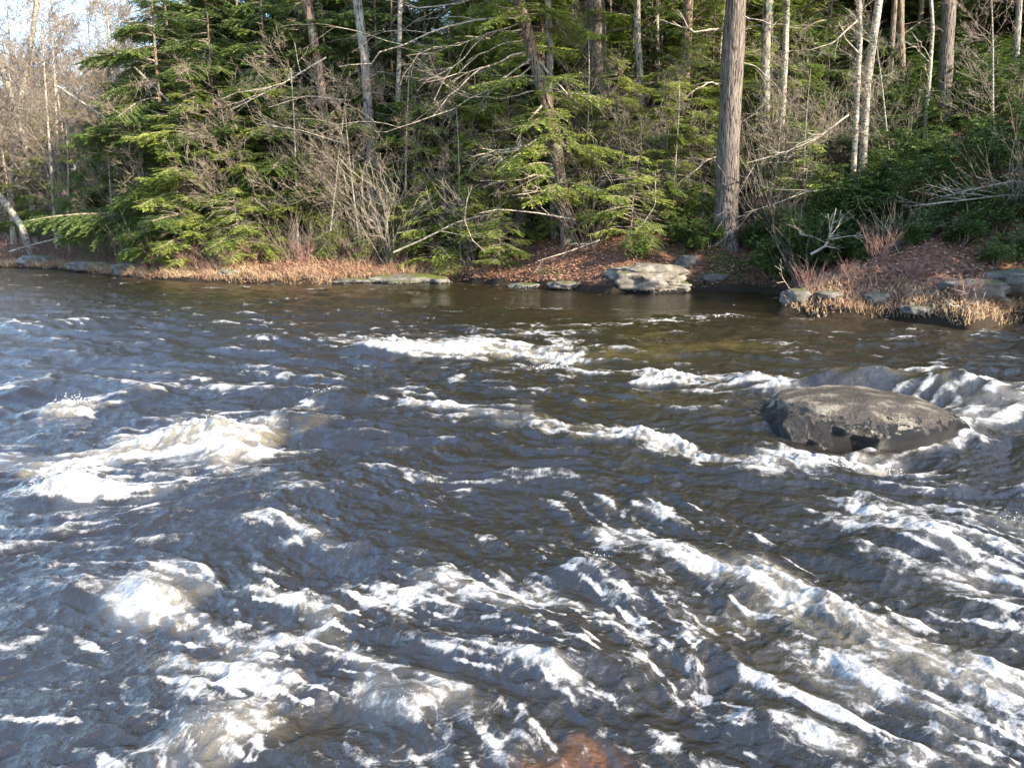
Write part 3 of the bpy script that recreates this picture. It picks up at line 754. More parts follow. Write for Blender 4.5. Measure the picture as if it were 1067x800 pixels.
def make_shrub(name, R_, Hh, nst, nleaf, label, group=None, lsz=1.0):
    root = empty(name); tag(root, label, "shrub", group)
    A_ = Acc(); tips = []
    for k in range(nst):
        a = rng.uniform(0, 6.28); rr = R_ * math.sqrt(rng.rand()); 
        p = np.array([rng.uniform(-.2, .2) * R_, rng.uniform(-.2, .2) * R_, -0.15])
        e = np.array([math.cos(a) * rr, math.sin(a) * rr, Hh * rng.uniform(.45, 1.0) * (1 - .35 * (rr / R_) ** 2)])
        mid = (p + e) / 2 + rng.uniform(-.15, .15, 3) + np.array([0, 0, -.1])
        A_.path([p, mid, e], [.018, .012, .006], 4, 0)
        for q in range(5):
            s = mid + (e - mid) * rng.uniform(.1, 1); e2 = s + rng.uniform(-.35, .35, 3) + [0, 0, .15]
            A_.cones(s, e2, .006, .003, 3, 0); tips.append(e2)
        tips.append(e)
    link("stem", A_.mesh("stem", [M_TWIG], True), root)
    B = Acc(); tips = np.array(tips)
    c = tips[rng.randint(len(tips), size=nleaf // 8)] + rng.randn(nleaf // 8, 3) * [.14, .14, .10]
    P = np.repeat(c, 8, 0); n = len(P)
    a = np.tile(np.arange(8) * 6.283 / 8, n // 8) + np.repeat(rng.uniform(0, 6, n // 8), 8)
    Dd = np.stack([np.cos(a), np.sin(a), rng.uniform(-.55, .35, n)], 1)
    N = np.array([[0, 0, 1.0]]) + rng.uniform(-.3, .3, (n, 3))
    B.leaves(P, Dd, N, .105 * lsz * rng.uniform(.7, 1.25, n), .038 * lsz, 0, rng.rand(n))
    link("foliage", B.mesh("foliage", [M_LAUREL]), root)
    return root

def make_bareshrub(name, Hh, nst, label, group=None, m=None, depth=1, spread=.45):
    A_ = Acc()
    for k in range(nst):
        a = rng.uniform(0, 6.28); d = np.array([math.cos(a) * .5, math.sin(a) * .5, rng.uniform(.6, 1.2)]); d /= np.linalg.norm(d)
        grow(A_, [rng.uniform(-.25, .25), rng.uniform(-.25, .25), -.08], d, Hh * rng.uniform(.5, 1.1), .009, depth, spread, .03, 4, minr=.0035)
    o = link(name, A_.mesh(name, [m or M_REDTWIG], True)); tag(o, label, "shrub", group); return o

# --- places
def ground_at(px, Yd, dz=0.0):
    p = at_depth(px, 240, Yd); return (p[0], Yd, gz(p[0], Yd) + dz)
used = set()
def place(proto, px, Yd, s=1.0, label=None, group=None, tilt=(0, 0), rz=None, xy=None):
    loc = ground_at(px, Yd) if xy is None else (xy[0], xy[1], gz(*xy))
    rz = rng.uniform(0, 6.28) if rz is None else rz
    if proto.name in used: return copy_tree(proto, loc, rz, s, label, group, tilt)
    used.add(proto.name)
    proto.location = loc; proto.rotation_euler = (tilt[0], tilt[1], rz); proto.scale = (s, s, s)
    if label: proto["label"] = label
    if group: proto["group"] = group
    return proto

HG = "hemlocks of the forest edge"
H1 = make_hemlock("hemlock_tree", 10.5, .14, 88, 3.7, 1.1, "hemlock", .9, 1.5, HG, 0.0, M_NEEDLE_DARK)
H2 = make_hemlock("hemlock_tree", 18, .19, 140, 4.0, 1.5, "hemlock", 1.15, 1.1, HG)
H3 = make_hemlock("hemlock_tree", 8, .08, 95, 2.6, .35, "hemlock", .95, 1.2, HG)
H4 = make_hemlock("hemlock_sapling", 3.6, .035, 44, 1.5, .25, "young hemlock", 1.0, 1.0, "young hemlocks of the understory")
FRONT = [  # proto, photo x, distance, scale, label
    (H1, 150, 39.5, .85, "dark dense hemlock leftmost of the shoreline evergreens, behind bare grey shrubs"),
    (H1, 178, 37, 1.1, "tall dark hemlock whose boughs hang low over the left shore"),
    (H1, 232, 35, .95, "broad dark hemlock in the middle of the left evergreens"),
    (H3, 205, 33.5, 1.0, "short bushy hemlock at the foot of the left evergreens"),
    (H1, 285, 34.5, .95, "tall hemlock right of the broad dark one with lit bough tips"),
    (H3, 300, 33, .9, "small hemlock over the dark hollow on the left shore"),
    (H1, 345, 35, .9, "hemlock with thin boughs above the tangle of roots"),
    (H1, 398, 36, 1.0, "hemlock just right of the grey forked tree"),
    (H3, 432, 32.3, .85, "bright green hemlock leaning out above the sunny leaf bank"),
    (H1, 470, 35, .85, "hemlock behind the pale drooping dead limbs"),
    (H3, 492, 31.5, .75, "low spreading hemlock left of the crooked big hemlock"),
    (H3, 640, 31, .8, "light green hemlock between the crooked hemlock and the big pine"),
    (H1, 672, 35, .75, "sunlit hemlock behind and left of the big pine"),
    (H3, 706, 32, .8, "small hemlock close against the left side of the big pine"),
    (H3, 60, 47, .9, "hemlock half hidden among bare trees near the left edge"),
    (H3, 95, 45, .9, "small hemlock in front of the bare trees on the left"),
    (H3, 20, 52, 1.0, "small hemlock at the left edge below the pale sky"),
    (H3, 455, 33.5, 1.05, "feathery hemlock behind the bright sapling"),
    (H3, 530, 32.5, 1.0, "feathery hemlock right behind the crooked hemlock"),
    (H1, 608, 34.5, .8, "sunlit hemlock behind the reddish pine trunk"),
    (H3, 690, 30, .6, "bushy low hemlock with yellow green tips left of the pine"),
    (H3, 735, 34, 1.0, "hemlock showing on both sides of the big pine"),
    (H3, 800, 34, .9, "light green hemlock behind the leafless shrubs right of the pine"),
    (H1, 850, 36, .8, "hemlock behind the pale bare branch right of the pine"),
    (H3, 380, 34, .9, "hemlock boughs in front of the grey forked trunk"),
    (H3, 150, 37, .9, "dark low hemlock at the foot of the leftmost evergreens"),
    (H1, 215, 45, 1.3, "tall hemlock standing behind the left evergreens"),
    (H1, 262, 43, 1.3, "tall hemlock reaching the photo's top left of the slanting pole"),
    (H1, 318, 44, 1.3, "tall hemlock behind the root tangle reaching the photo's top"),
    (H1, 372, 45, 1.3, "tall hemlock behind the grey forked trunk"),
    (H1, 322, 35, .9, "bushy dark hemlock right above the root tangle"),
    (H3, 262, 32.8, .7, "low dark hemlock beside the dark hollow"),
]
for pr, px, Yd, s, lb in FRONT: place(pr, px, Yd, s, lb, HG)
SAP = [(358, 32.5, .9, "sapling in front of the root tangle"), (408, 31.5, .8, "sapling at the left end of the leaf bank"), (452, 30.8, .8, "bright sapling drooping over the brown leaf bank"), (520, 29, .6, "small sapling under the crooked hemlock"),
       (655, 27.5, .8, "pale green sapling above the layered ledge"), (690, 28.5, .7, "sapling between the ledge and the pine foot"), (725, 30, 1.0, "sapling left of the pine trunk"), (800, 31, 1.0, "sapling right of the pine trunk"), (830, 27, .9, "sapling arching over the pool's right end"), (185, 31.5, .8, "dark sapling low on the left shore"), (250, 31, .8, "sapling under the broad dark hemlock"), (600, 30, .8, "sapling right of the crooked hemlock"),
       (560, 33, 1.0, "sapling behind the crooked hemlock"), (115, 38, 1.0, "sapling by the grey shrubs on the far left shore")]
for px, Yd, s, lb in SAP: place(H4, px, Yd, s * 1.1, "young hemlock " + lb, "young hemlocks of the understory", tilt=(rng.uniform(-.1, .15), rng.uniform(-.1, .1)))
# trees deeper in
BG = "trees deep in the forest"
def scatter(n, pxr, yr, minsep, seed):
    r = np.random.RandomState(seed); out = []; tries = 0
    while len(out) < n and tries < n * 60:
        tries += 1
        px = r.uniform(*pxr); Yd = yr[0] + (yr[1] - yr[0]) * r.rand() ** .8; X_ = at_depth(px, 240, Yd)[0]
        if all((X_ - a) ** 2 + (Yd - b) ** 2 > minsep ** 2 for a, b, c in out): out.append((X_, Yd, px))
    return out
for i, (x, y, px) in enumerate(scatter(64, (170, 1120), (37, 68), 2.3, 3)):
    pr = (H1, H2, H2, H3)[i % 4] if px > 480 else (H1, H3)[i % 2]
    place(pr, 0, 0, rng.uniform(1.15, 1.55) if px > 480 else rng.uniform(.8, 1.1), "green hemlock deep in the forest behind the front rank of trees", BG, xy=(x, y), tilt=(rng.uniform(-.03, .03), rng.uniform(-.03, .03)))
B1 = make_bare("bare_tree", 15, .11, 5, 16, "bare tree", BG, M_GREY, .8, .28)
B2 = make_bare("bare_tree", 12, .075, 3, 15, "bare tree", BG, M_GREY, .9, .32, (.05, 0))
B3 = make_bare("bare_tree", 17, .14, 6, 15, "bare tree", BG, M_HEM, .7, .25, (-.03, 0))
B4 = make_bare("bare_tree", 9, .04, 2, 12, "bare tree", BG, M_BIRCH, .8, .25, (.06, .02))
B5 = make_bare("bare_tree", 13, .09, 2, 20, "bare tree", BG, M_BIRCH, .85, .34, (.06, 0), 3)
B6 = make_bare("bare_tree", 11, .07, 1, 22, "bare tree", BG, M_GREY, .95, .34, (-.04, 0), 3)
for i, (x, y, px) in enumerate(scatter(88, (250, 1120), (31.5, 66), 1.3, 9)):
    pr = (B1, B2, B3, B4, B4, B2)[i % 6]
    place(pr, 0, 0, rng.uniform(.85, 1.2) if px > 480 else rng.uniform(.6, .75), "slender leafless tree among many alike in the depth of the forest", "slender leafless forest trees", xy=(x, y), tilt=(rng.uniform(-.05, .05), rng.uniform(-.07, .07)))
for i, (x, y, px) in enumerate(scatter(90, (-60, 170), (43, 80), 1.6, 19)):
    pr = (B5, B6)[i % 2]
    place(pr, 0, 0, rng.uniform(.8, 1.15), "pale leafless tree against the white sky on the left skyline", "bare trees under the white sky", xy=(x, y), tilt=(rng.uniform(-.06, .06), rng.uniform(-.12, .04)))

for px, Yd, s, lb in [(70, 40, .55, "grey leafless tree leaning over pinkish shrubs on the left shore"), (118, 36.5, .5, "small leafless tree before the leftmost evergreen"), (165, 35, .6, "twiggy grey tree standing in front of the tall dark hemlock"), (215, 33, .45, "low twiggy tree at the foot of the broad dark hemlock"), (255, 32.5, .6, "twiggy tree over the hollow on the left shore"), (310, 32, .55, "leafless tree above the root tangle"), (340, 31.5, .5, "leafless tree left of the grey forked trunk"),
        (375, 31, .6, "leafless tree at the grey forked trunk"), (420, 31.5, .55, "pale twiggy tree left of the drooping dead limbs"), (480, 31, .45, "twiggy tree beneath the drooping dead limbs"), (525, 31, .5, "twiggy tree just left of the crooked hemlock"), (610, 30.5, .55, "twiggy tree right of the crooked hemlock's trunk"), (655, 29.5, .45, "leafless tree midway between the crooked hemlock and the pine"), (700, 29, .4, "small twiggy tree left of the pine"), (805, 28, .55, "sunlit leafless tree spreading right of the big pine"), (835, 27.5, .5, "leafless tree between the big pine and the twin birches"), (930, 27, .45, "thin leafless tree in the laurels right of the birches"), (1030, 26, .5, "thin leafless tree in the laurels near the right edge")]:
    place((B5, B6)[int(px) % 2], px, Yd, s, lb, "leafless trees of the front rank", tilt=(rng.uniform(-.12, .12), rng.uniform(-.15, .15)))
# --- the trees one can tell apart
def limb(root, pts, r, twigs=2, m=None, seed=0, name="limb"):
    """a bare limb with side twigs, as one mesh under its tree; pts in world coordinates"""
    base = np.array(root.location)
    A_ = Acc(); P = np.array(pts, float) - base
    k = 10; cum = np.linspace(0, 1, len(P)); t = np.linspace(0, 1, k)
    Q = np.stack([np.interp(t, cum, P[:, j]) for j in range(3)], 1)
    L = np.linalg.norm(Q[-1] - Q[0])
    Q[1:-1] += rng.uniform(-.02, .02, (k - 2, 3)) * L
    A_.path(Q, np.linspace(r, max(r * .25, .005), k), 6, 0)
    for q in range(twigs):
        i = rng.randint(2, k - 1); d = (Q[i + 1 if i + 1 < k else i] - Q[i - 1]); d = d / np.linalg.norm(d) + rng.uniform(-.7, .7, 3); d /= np.linalg.norm(d)
        grow(A_, Q[i], d, L * rng.uniform(.2, .45), r * .4, 1, .7, -.02, 4, minr=.004)
    return link(name, A_.mesh(name, [m or M_DEAD], True), root)

def hero(name, path_px, Yd, rad_px, m, label, cat="tree", sides=18, flare=.5, top=14.0):
    """trunk along photo points from foot to the picture's edge, continued upward"""
    P = [at_depth(px, py, Yd) for px, py in path_px]
    base = np.array([P[0][0], Yd, gz(P[0][0], Yd)])
    P[0] = base - [0, 0, .3]
    d = P[-1] - P[-2]; d /= np.linalg.norm(d)
    r0 = rad_px * Yd / F
    radii = [r0 * (1 - .12 * k / (len(P) - 1)) for k in range(len(P))]
    zt = P[-1][2]
    P.append(P[-1] + d * (top - zt) * .5); radii.append(r0 * .6)
    P.append(P[-1] + d * (top - zt) * .5 + [0.2, 0, 0]); radii.append(r0 * .1)
    root = empty(name, base); tag(root, label, cat)
    link("trunk", tube_mesh("trunk", np.array(P) - base, radii, m, sides, .10, rng.randint(99), flare), root)
    return root, P
def high_crown(root, Yd, z0, z1, n, L, m=M_NEEDLE, x=0, lsz=1.4):
    A_ = Acc()
    for i in range(n):
        f = (i + rng.rand()) / n
        bough(A_, np.array([x, 0, z0 + (z1 - z0) * f]), rng.uniform(0, 6.28), L * (1 - .7 * f) * rng.uniform(.6, 1.1) + .4, rng.uniform(.05, .2), .75, rng.uniform(.2, .45), lsz, rng.uniform(.2, .7))
    link("crown", A_.mesh("crown", [M_TWIG, m]), root)

pine, PP = hero("pine_tree", [(757, 249), (759, 150), (763, 70), (767, 0)], 27.5, 11.5, M_PINE, "tall straight pine with thick grey furrowed trunk standing above the pool", top=26)
high_crown(pine, 27.5, 8.5, 24, 70, 4.6, x=.5)
for pts, r in [([(765, 60), (790, 72), (812, 92)], .03), ([(767, 34), (783, 30)], .05), ([(752, 30), (725, 34), (700, 22)], .045), ([(752, 88), (738, 86), (722, 96)], .04), ([(760, 135), (785, 120), (800, 100)], .02), ([(756, 160), (735, 168), (718, 182)], .02), ([(762, 180), (790, 190)], .015), ([(765, 15), (800, 25), (840, 30)], .025)]:
    limb(pine, [at_depth(a, b, 27.5 - .25 * i) for i, (a, b) in enumerate(pts)], r, 2)

crook, _ = hero("hemlock_tree", [(594, 243), (585, 200), (577, 140), (566, 95), (552, 45), (540, 0)], 29.5, 6.8, M_HEM, "crooked old hemlock with many dead drooping limbs leaning left above the leaf bank", flare=.7, top=22)
high_crown(crook, 29.5, 8.8, 21, 65, 4.2, x=-1.5)
_A = Acc()
for k in range(44):
    zz = rng.uniform(1.6, 8.5); bough(_A, np.array([-.22 * zz, 0, zz]), rng.uniform(-3.6, .6), rng.uniform(1.0, 2.6), rng.uniform(.15, .5), .9, rng.uniform(.2, .5), 1.2, rng.uniform(.3, .8))
link("foliage", _A.mesh("foliage", [M_TWIG, M_NEEDLE]), crook)
CL = [[(552, 62), (520, 75), (505, 92)], [(550, 40), (500, 60), (455, 90)], [(548, 30), (505, 42), (470, 75), (452, 105)], [(545, 55), (490, 80), (450, 118)], [(556, 95), (520, 100), (480, 96)], [(565, 110), (545, 130), (540, 160)],
      [(575, 160), (540, 165), (505, 172)], [(576, 175), (545, 182), (500, 188)], [(578, 185), (550, 178), (520, 165)], [(572, 140), (545, 148), (500, 160)], [(570, 150), (530, 152), (490, 168)], [(583, 200), (560, 205), (535, 198)], [(560, 60), (590, 90), (625, 105)], [(575, 150), (610, 160), (640, 185)],
      [(540, 10), (500, 2), (440, 3), (405, -2)], [(545, 20), (470, 30), (400, 60), (355, 75)], [(540, 25), (480, 50), (425, 62)], [(553, 70), (490, 110), (430, 135), (395, 142)]]
for pts in CL:
    dp = rng.uniform(-.1, .7); limb(crook, [at_depth(a + rng.uniform(-4, 4) * (i > 0), b + rng.uniform(-7, 7) * (i > 0), 29.4 - dp * i) for i, (a, b) in enumerate(pts)], rng.uniform(.02, .045), 3, M_DEAD)

t_, _ = hero("pine_tree", [(626, 200), (624, 90), (623, 30), (621, 0)], 34, 8.5, M_PINE, "reddish pine trunk between the crooked hemlock and the big grey pine", top=18)
high_crown(t_, 34, 9, 17, 35, 3.2); limb(t_, [at_depth(632, 35, 34), at_depth(665, 25, 33), at_depth(720, -8, 32)], .05, 1, M_HEM)
for nm, path, Yd, r, m_, lb in [
    ("maple_tree", [(578, 225), (573, 120), (573, 50), (571, 0)], 31, 3.4, M_GREY, "straight thin grey maple just right of the crooked hemlock"),
    ("maple_tree", [(390, 245), (386, 150), (380, 60), (372, 0)], 33, 5.0, M_GREY, "grey maple trunk with forking dead branches left of the pale limbs"),
    ("birch_tree", [(889, 200), (893, 100), (896, 40), (895, 0)], 28, 2.8, M_BIRCH, "left stem of the pale twin birches above the laurel thicket"),
    ("birch_tree", [(898, 200), (903, 90), (910, 40), (916, 0)], 28.3, 4.2, M_BIRCH, "thicker right stem of the pale twin birches above the laurel"),
    ("pine_tree", [(980, 180), (984, 90), (987, 40), (989, 0)], 33, 7.0, M_PINE, "pinkish pine trunk rising from the laurel right of the birches"),
    ("birch_tree", [(962, 160), (969, 75), (972, 30), (970, 0)], 30, 1.8, M_BIRCH, "very thin pale stem beside the pinkish pine trunk"),
    ("maple_tree", [(800, 200), (797, 110), (798, 40), (800, 0)], 32, 5.0, M_GREY, "grey trunk close behind the right side of the big pine"),
    ("birch_tree", [(812, 220), (815, 120), (818, 60), (820, 0)], 31, 3.2, M_BIRCH, "pale lit stem right of the grey trunk behind the pine"),
    ("maple_tree", [(715, 210), (712, 120), (716, 50), (717, 0)], 33, 5.5, M_HEM, "brown trunk left of the big pine with sunlit right side"),
    ("maple_tree", [(668, 190), (668, 90), (664, 40), (664, 0)], 33, 3.6, M_GREY, "thin grey trunk midway between the reddish and the big pine"),
    ("maple_tree", [(937, 160), (940, 80), (938, 30), (938, 0)], 36, 4.0, M_HEM, "dark brown trunk behind the laurel between birches and pinkish pine"),
    ("maple_tree", [(345, 240), (338, 120), (330, 60), (320, 0)], 34, 5.0, M_HEM, "dark hemlock coloured trunk rising from the root tangle"),
    ("birch_tree", [(418, 230), (414, 120), (416, 60), (417, 0)], 34, 2.5, M_BIRCH, "pale thin stem left of the drooping dead limbs"),
    ("birch_tree", [(10, 225), (12, 190), (18, 120), (30, 60), (36, 20)], 48, 2.6, M_BIRCH, "pale lit trunk at the far left edge of the forest"),
    ("maple_tree", [(35, 225), (30, 180), (24, 140), (5, 80)], 47, 3.0, M_GREY, "grey trunk leaning left beside the pale trunk at the far left")]:
    t_, P_ = hero(nm, path, Yd, r, m_, lb, top=13 if Yd < 40 else 19, sides=12, flare=.4)
    for k in range(4):
        i = rng.randint(1, len(path)); a = np.array(P_[i]) - np.array([0, 0, rng.uniform(-.5, 1.5)]); a[0] = np.interp(a[2], [q[2] for q in P_], [q[0] for q in P_])
        e = a + np.array([rng.uniform(-1.6, 1.6), rng.uniform(-1, .4), rng.uniform(-.3, .9)])
        limb(t_, [a, (a + e) / 2 + [0, 0, .1], e], .02, 2, m_)
    A_ = Acc()
    for k in range(10):
        j = rng.uniform(.15, 1); a = np.array(P_[-3]) * (1 - j) + np.array(P_[-1]) * j
        d = np.array([rng.uniform(-1, 1), rng.uniform(-1, 1), .8]); d /= np.linalg.norm(d)
        grow(A_, a - np.array(t_.location), d, 2.6, .03, 2, .8, .05, 4, minr=.005)
    link("crown", A_.mesh("crown", [M_TWIG], True), t_)
# grey leaning trunk at the far left shore
t_, _ = hero("leaning_tree", [(34, 252), (22, 235), (8, 215), (-12, 190)], 41, 3.6, M_GREY, "dead grey trunk leaning out to the left over the far left shore", sides=10, top=6.6)

# --- laurel thicket
S1_ = make_shrub("laurel_shrub", 1.3, 1.9, 24, 8200, "laurel", None, 1.25); S2_ = make_shrub("laurel_shrub", 1.0, 1.4, 16, 6000, "laurel", None, 1.25); S3_ = make_shrub("laurel_shrub", 1.6, 2.6, 24, 10500, "laurel", None, 1.3)
LG = "laurels of the right hillside thicket"
LAU = [(S2_, 815, 24.6, 1.0, "dark laurel hanging over the pool's right end"), (S1_, 838, 24.5, .9, "laurel right of the pine's foot"), (S1_, 862, 23.8, 1.0, "laurel behind the pale forked dead branch"), (S3_, 885, 25.5, .9, "tall laurel under the twin birches"), (S1_, 915, 24.5, 1.0, "rounded laurel above the bare leaf slope"), (S3_, 945, 26, 1.0, "tall laurel right of the birches"),
       (S1_, 975, 23.2, 1.0, "laurel over the brown slope right of centre"), (S3_, 1005, 24, 1.0, "large laurel below the pinkish pine"), (S1_, 1045, 22, 1.0, "laurel at the right edge above the bare horizontal branches"), (S3_, 1070, 23, 1.0, "large laurel cut by the right edge of the photo"),
       (S2_, 1040, 18.6, .42, "small dark laurel above the mossy slab"), (S2_, 1062, 18.9, .5, "small laurel with a pale flower head at the right edge"), (S2_, 735, 26.8, .75, "bright laurel at the left of the pine's foot"), (S2_, 715, 27.2, .65, "low laurel left of the pine's foot"), (S2_, 662, 26, .55, "small bright laurel just above the pale ledge"), (S2_, 790, 27, .7, "laurel pressed against the right of the pine's foot"),
       (S2_, 690, 28.5, .7, "laurel in the shade behind the ledge"), (S2_, 705, 25.1, .22, "tiny green sprout on the right end of the pale ledge"), (S2_, 935, 22.3, .6, "low laurel spilling down the brown slope right of the birches"), (S2_, 972, 21.3, .6, "low laurel spilling over the brown slope right of centre"), (S2_, 1010, 21, .7, "low dark laurel above the slabs"), (S2_, 1048, 20.6, .7, "low laurel under the bare horizontal branches"), (S2_, 900, 22.8, .55, "low laurel behind the reddish dead stems"), (S2_, 958, 20.2, .5, "knee high laurel on the right bank above the small flat rock"), (S2_, 1002, 19.6, .5, "knee high laurel on the right bank behind the grey slab"), (S2_, 1030, 19.9, .6, "laurel clump behind the slabs close to the right edge"), (S2_, 640, 29, .6, "laurel above the ledge's left end"), (S2_, 905, 22.2, .35, "sprig of laurel with pale buds on the leaf slope")]
for pr, px, Yd, s, lb in LAU: place(pr, px, Yd, s, lb if "laurel" in lb or "sprout" in lb else "laurel " + lb, LG)
for i, (x, y, px) in enumerate(scatter(80, (790, 1130), (25.5, 56), 1.5, 29)):
    place((S1_, S3_, S2_)[i % 3], 0, 0, rng.uniform(.9, 1.25), "glossy green laurel up the right hillside, one of a solid thicket", "laurels up the hillside", xy=(x, y))
for i, (x, y, px) in enumerate(scatter(30, (420, 800), (31, 46), 1.6, 39)):
    place((S1_, S2_)[i % 2], 0, 0, rng.uniform(.6, .95), "low green laurel between the trunks of the middle forest", "laurels between the trunks", xy=(x, y))

G4 = make_bareshrub("bare_shrub", 1.8, 16, "bare", m=M_DEAD, depth=2, spread=.6)
for i, (x, y, px) in enumerate(scatter(46, (300, 880), (30.5, 39), 1.0, 83)):
    place(G4, 0, 0, rng.uniform(1.0, 1.8), "pale leafless undergrowth between the trunks of the sunlit middle forest", "pale leafless undergrowth", xy=(x, y))
for i, (x, y, px) in enumerate(scatter(26, (185, 430), (41, 54), 1.8, 93)):
    place(H1, 0, 0, rng.uniform(1.1, 1.35), "green hemlock deep in the forest behind the front rank of trees", BG, xy=(x, y))
# --- bare shrubs along the shore
ORD = "first second third fourth fifth sixth seventh eighth ninth tenth eleventh twelfth thirteenth fourteenth fifteenth sixteenth seventeenth eighteenth nineteenth twentieth twenty-first twenty-second twenty-third twenty-fourth twenty-fifth twenty-sixth".split()
G1 = make_bareshrub("bare_shrub", 1.1, 30, "bare"); G2 = make_bareshrub("bare_shrub", 1.7, 24, "bare", m=M_TWIG); G3 = make_bareshrub("bare_shrub", .7, 40, "bare", m=M_REDTWIG, depth=1)
for i, px in enumerate(np.linspace(-20, 235, 26)):
    sh = np.interp(px, [p[0] for p in shore_px[:12]], [at(*p)[1] for p in shore_px[:12]])
    place((G1, G2, G3)[i % 3], px + rng.uniform(-4, 4), sh + rng.uniform(.9, 4.2), rng.uniform(.7, 1.1), ORD[i] + " from the left of the pinkish leafless shrubs on the left shore", "pinkish shrubs of the left shore")
for i, px in enumerate(np.linspace(225, 430, 17)):
    place((G2, G1)[i % 2], px, 30.2 + rng.uniform(0, 2.0), rng.uniform(.6, .95), ORD[i] + " from the left of the tangled leafless shrubs behind the sunlit dry grass", "tangled shrubs behind the dry grass")
for px, Yd, s, pr, lb in [(615, 28.2, 1.35, G2, "clump of thin upright pale stems right of the crooked hemlock's foot"), (850, 18.9, .6, G1, "reddish dead stems leaning out by the low rounded rock"), (890, 18.8, .6, G3, "short reddish dead stems on the right bank"), (918, 19.3, .7, G1, "reddish dead stems above the small flat rock"), (955, 18.6, .6, G3, "dead stems in the middle of the right bank"), (985, 17.5, .5, G3, "dead stems left of the mossy slab"), (1015, 16.6, .5, G1, "pale dead stalks standing at the waterline before the mossy slab"), (1055, 20.5, 1.2, G2, "bare twiggy shrub at the right edge above the slabs"), (930, 21, .8, G2, "thin bare shrub on the brown slope under the laurels"),
                          (840, 23.5, .9, G2, "grey twigs in the mouth of the laurel thicket"), (700, 29, 1.1, G2, "bare shrub left of the big pine above the ledge"), (790, 27.8, 1.6, G2, "tall bare shrub spreading from the right of the pine"), (815, 27, 1.5, G2, "wide leafless shrub with pale twigs right of the pine"), (775, 30, 1.6, G2, "leafless shrub behind the pine trunk")]:
    place(pr, px, Yd, s, lb, "single leafless shrubs")

# --- dead branches
def dead_branch(pts, Yd, r, twigs, label, dy=.2, m=M_DEAD, name="dead_branch"):
    P = [at_depth(a, b, Yd - dy * i) for i, (a, b) in enumerate(pts)]
    root = type("R", (), {})(); A_ = Acc()
    P = np.array(P); base = P[0].copy(); P = P - base
    k = 12; cum = np.concatenate([[0], np.cumsum(np.linalg.norm(np.diff(P, axis=0), axis=1))]); cum /= cum[-1]; t = np.linspace(0, 1, k)
    Q = np.stack([np.interp(t, cum, P[:, j]) for j in range(3)], 1); L = np.linalg.norm(Q[-1] - Q[0])
    A_.path(Q, np.linspace(r, max(r * .3, .006), k), 6, 0)
    for q in range(twigs):
        i = rng.randint(2, k - 1); d = (Q[i] - Q[i - 1]); d = d / np.linalg.norm(d) + rng.uniform(-.8, .8, 3); d /= np.linalg.norm(d)
        grow(A_, Q[i], d, L * rng.uniform(.2, .5), r * .45, 1, .7, 0, 3, minr=.005)
    o = link(name, A_.mesh(name, [m], True), None, base); tag(o, label, "branch"); return o
for a in [([(884, 120), (850, 145), (815, 160), (778, 170)], 26.5, .035, 5, "long pale bare branch sweeping down left from the twin birches toward the pine"),
          ([(893, 22), (884, 30), (868, 45), (845, 52)], 27.5, .035, 3, "pale branch bending left from the left birch stem"),
          ([(897, 58), (880, 40), (876, 20)], 27.5, .03, 1, "short forked branch rising between the twin birches"),
          ([(845, 265), (861, 256), (866, 240), (871, 217)], 22.0, .045, 6, "silver forked dead branch lying at the foot of the laurel thicket"),
          ([(862, 254), (845, 246), (832, 245)], 21.9, .02, 4, "thin silver twigs spreading left from the forked dead branch"),
          ([(861, 250), (885, 246), (905, 245)], 21.9, .018, 3, "thin silver twigs spreading right from the forked dead branch"),
          ([(1090, 205), (1050, 203), (1010, 208), (960, 214)], 20.5, .03, 8, "long bare twiggy branch reaching in from the right edge above the slope"),
          ([(1090, 198), (1060, 188), (1020, 196), (985, 204)], 20.5, .025, 7, "upper bare branch reaching in from the right edge"),
          ([(950, 290), (930, 250), (922, 235), (928, 222)], 20.4, .02, 1, "curved thin bare stem standing on the brown slope"),
          ([(648, 253), (668, 236), (683, 214), (683, 180)], 26.6, .025, 3, "thin pale pole leaning above the left end of the pale ledge"),
          ([(625, 250), (590, 263), (560, 272)], 27.6, .04, 2, "fallen branch lying down the leaf bank below the crooked hemlock"),
          ([(600, 229), (560, 222), (520, 218), (500, 222)], 28.4, .035, 1, "pale fallen pole lying level above the leaf bank"),
          ([(410, 263), (440, 250), (475, 232), (500, 225)], 29.0, .04, 2, "dark fallen pole sloping up from the shrubs to the leaf bank"),
          ([(505, 262), (492, 250), (484, 230), (487, 205)], 28.5, .022, 1, "thin curved sapling stem bowed over the leaf bank"),
          ([(1010, 340), (1018, 318), (1015, 300)], 16.2, .016, 2, "pale dead stalk at the waterline right of the matted grass"),
          ([(1020, 342), (1006, 325), (990, 312)], 16.2, .018, 2, "dead stick leaning left at the right waterline"),
          ([(838, 316), (822, 300), (812, 284)], 18.7, .018, 3, "leaning reddish stalk by the low rounded rock"),
          ([(10, 262), (60, 248), (110, 240)], 39.5, .05, 2, "fallen grey trunk lying along the far left shore"),
          ([(60, 90), (120, 130), (190, 175)], 38, .06, 3, "pale dead limb slanting down through the left evergreens"),
          ([(140, 70), (180, 110), (215, 150)], 36, .05, 3, "slanting bare pole above the dark left hemlocks"),
          ([(340, 60), (290, 90), (240, 115)], 31, .035, 5, "grey bare branch reaching left across the hemlocks"),
          ([(365, 105), (320, 100), (280, 112)], 31, .03, 5, "bare branch reaching left below the grey one"),
          ([(360, 150), (310, 135), (270, 130)], 31, .03, 4, "pale bare branch over the dark left hemlock"),
          ([(880, 195), (840, 200), (800, 215), (775, 222)], 25.5, .02, 5, "thin bare branch drooping over the laurels to the pine's foot")]:
    dead_branch(a[0], a[1], a[2], a[3], a[4])

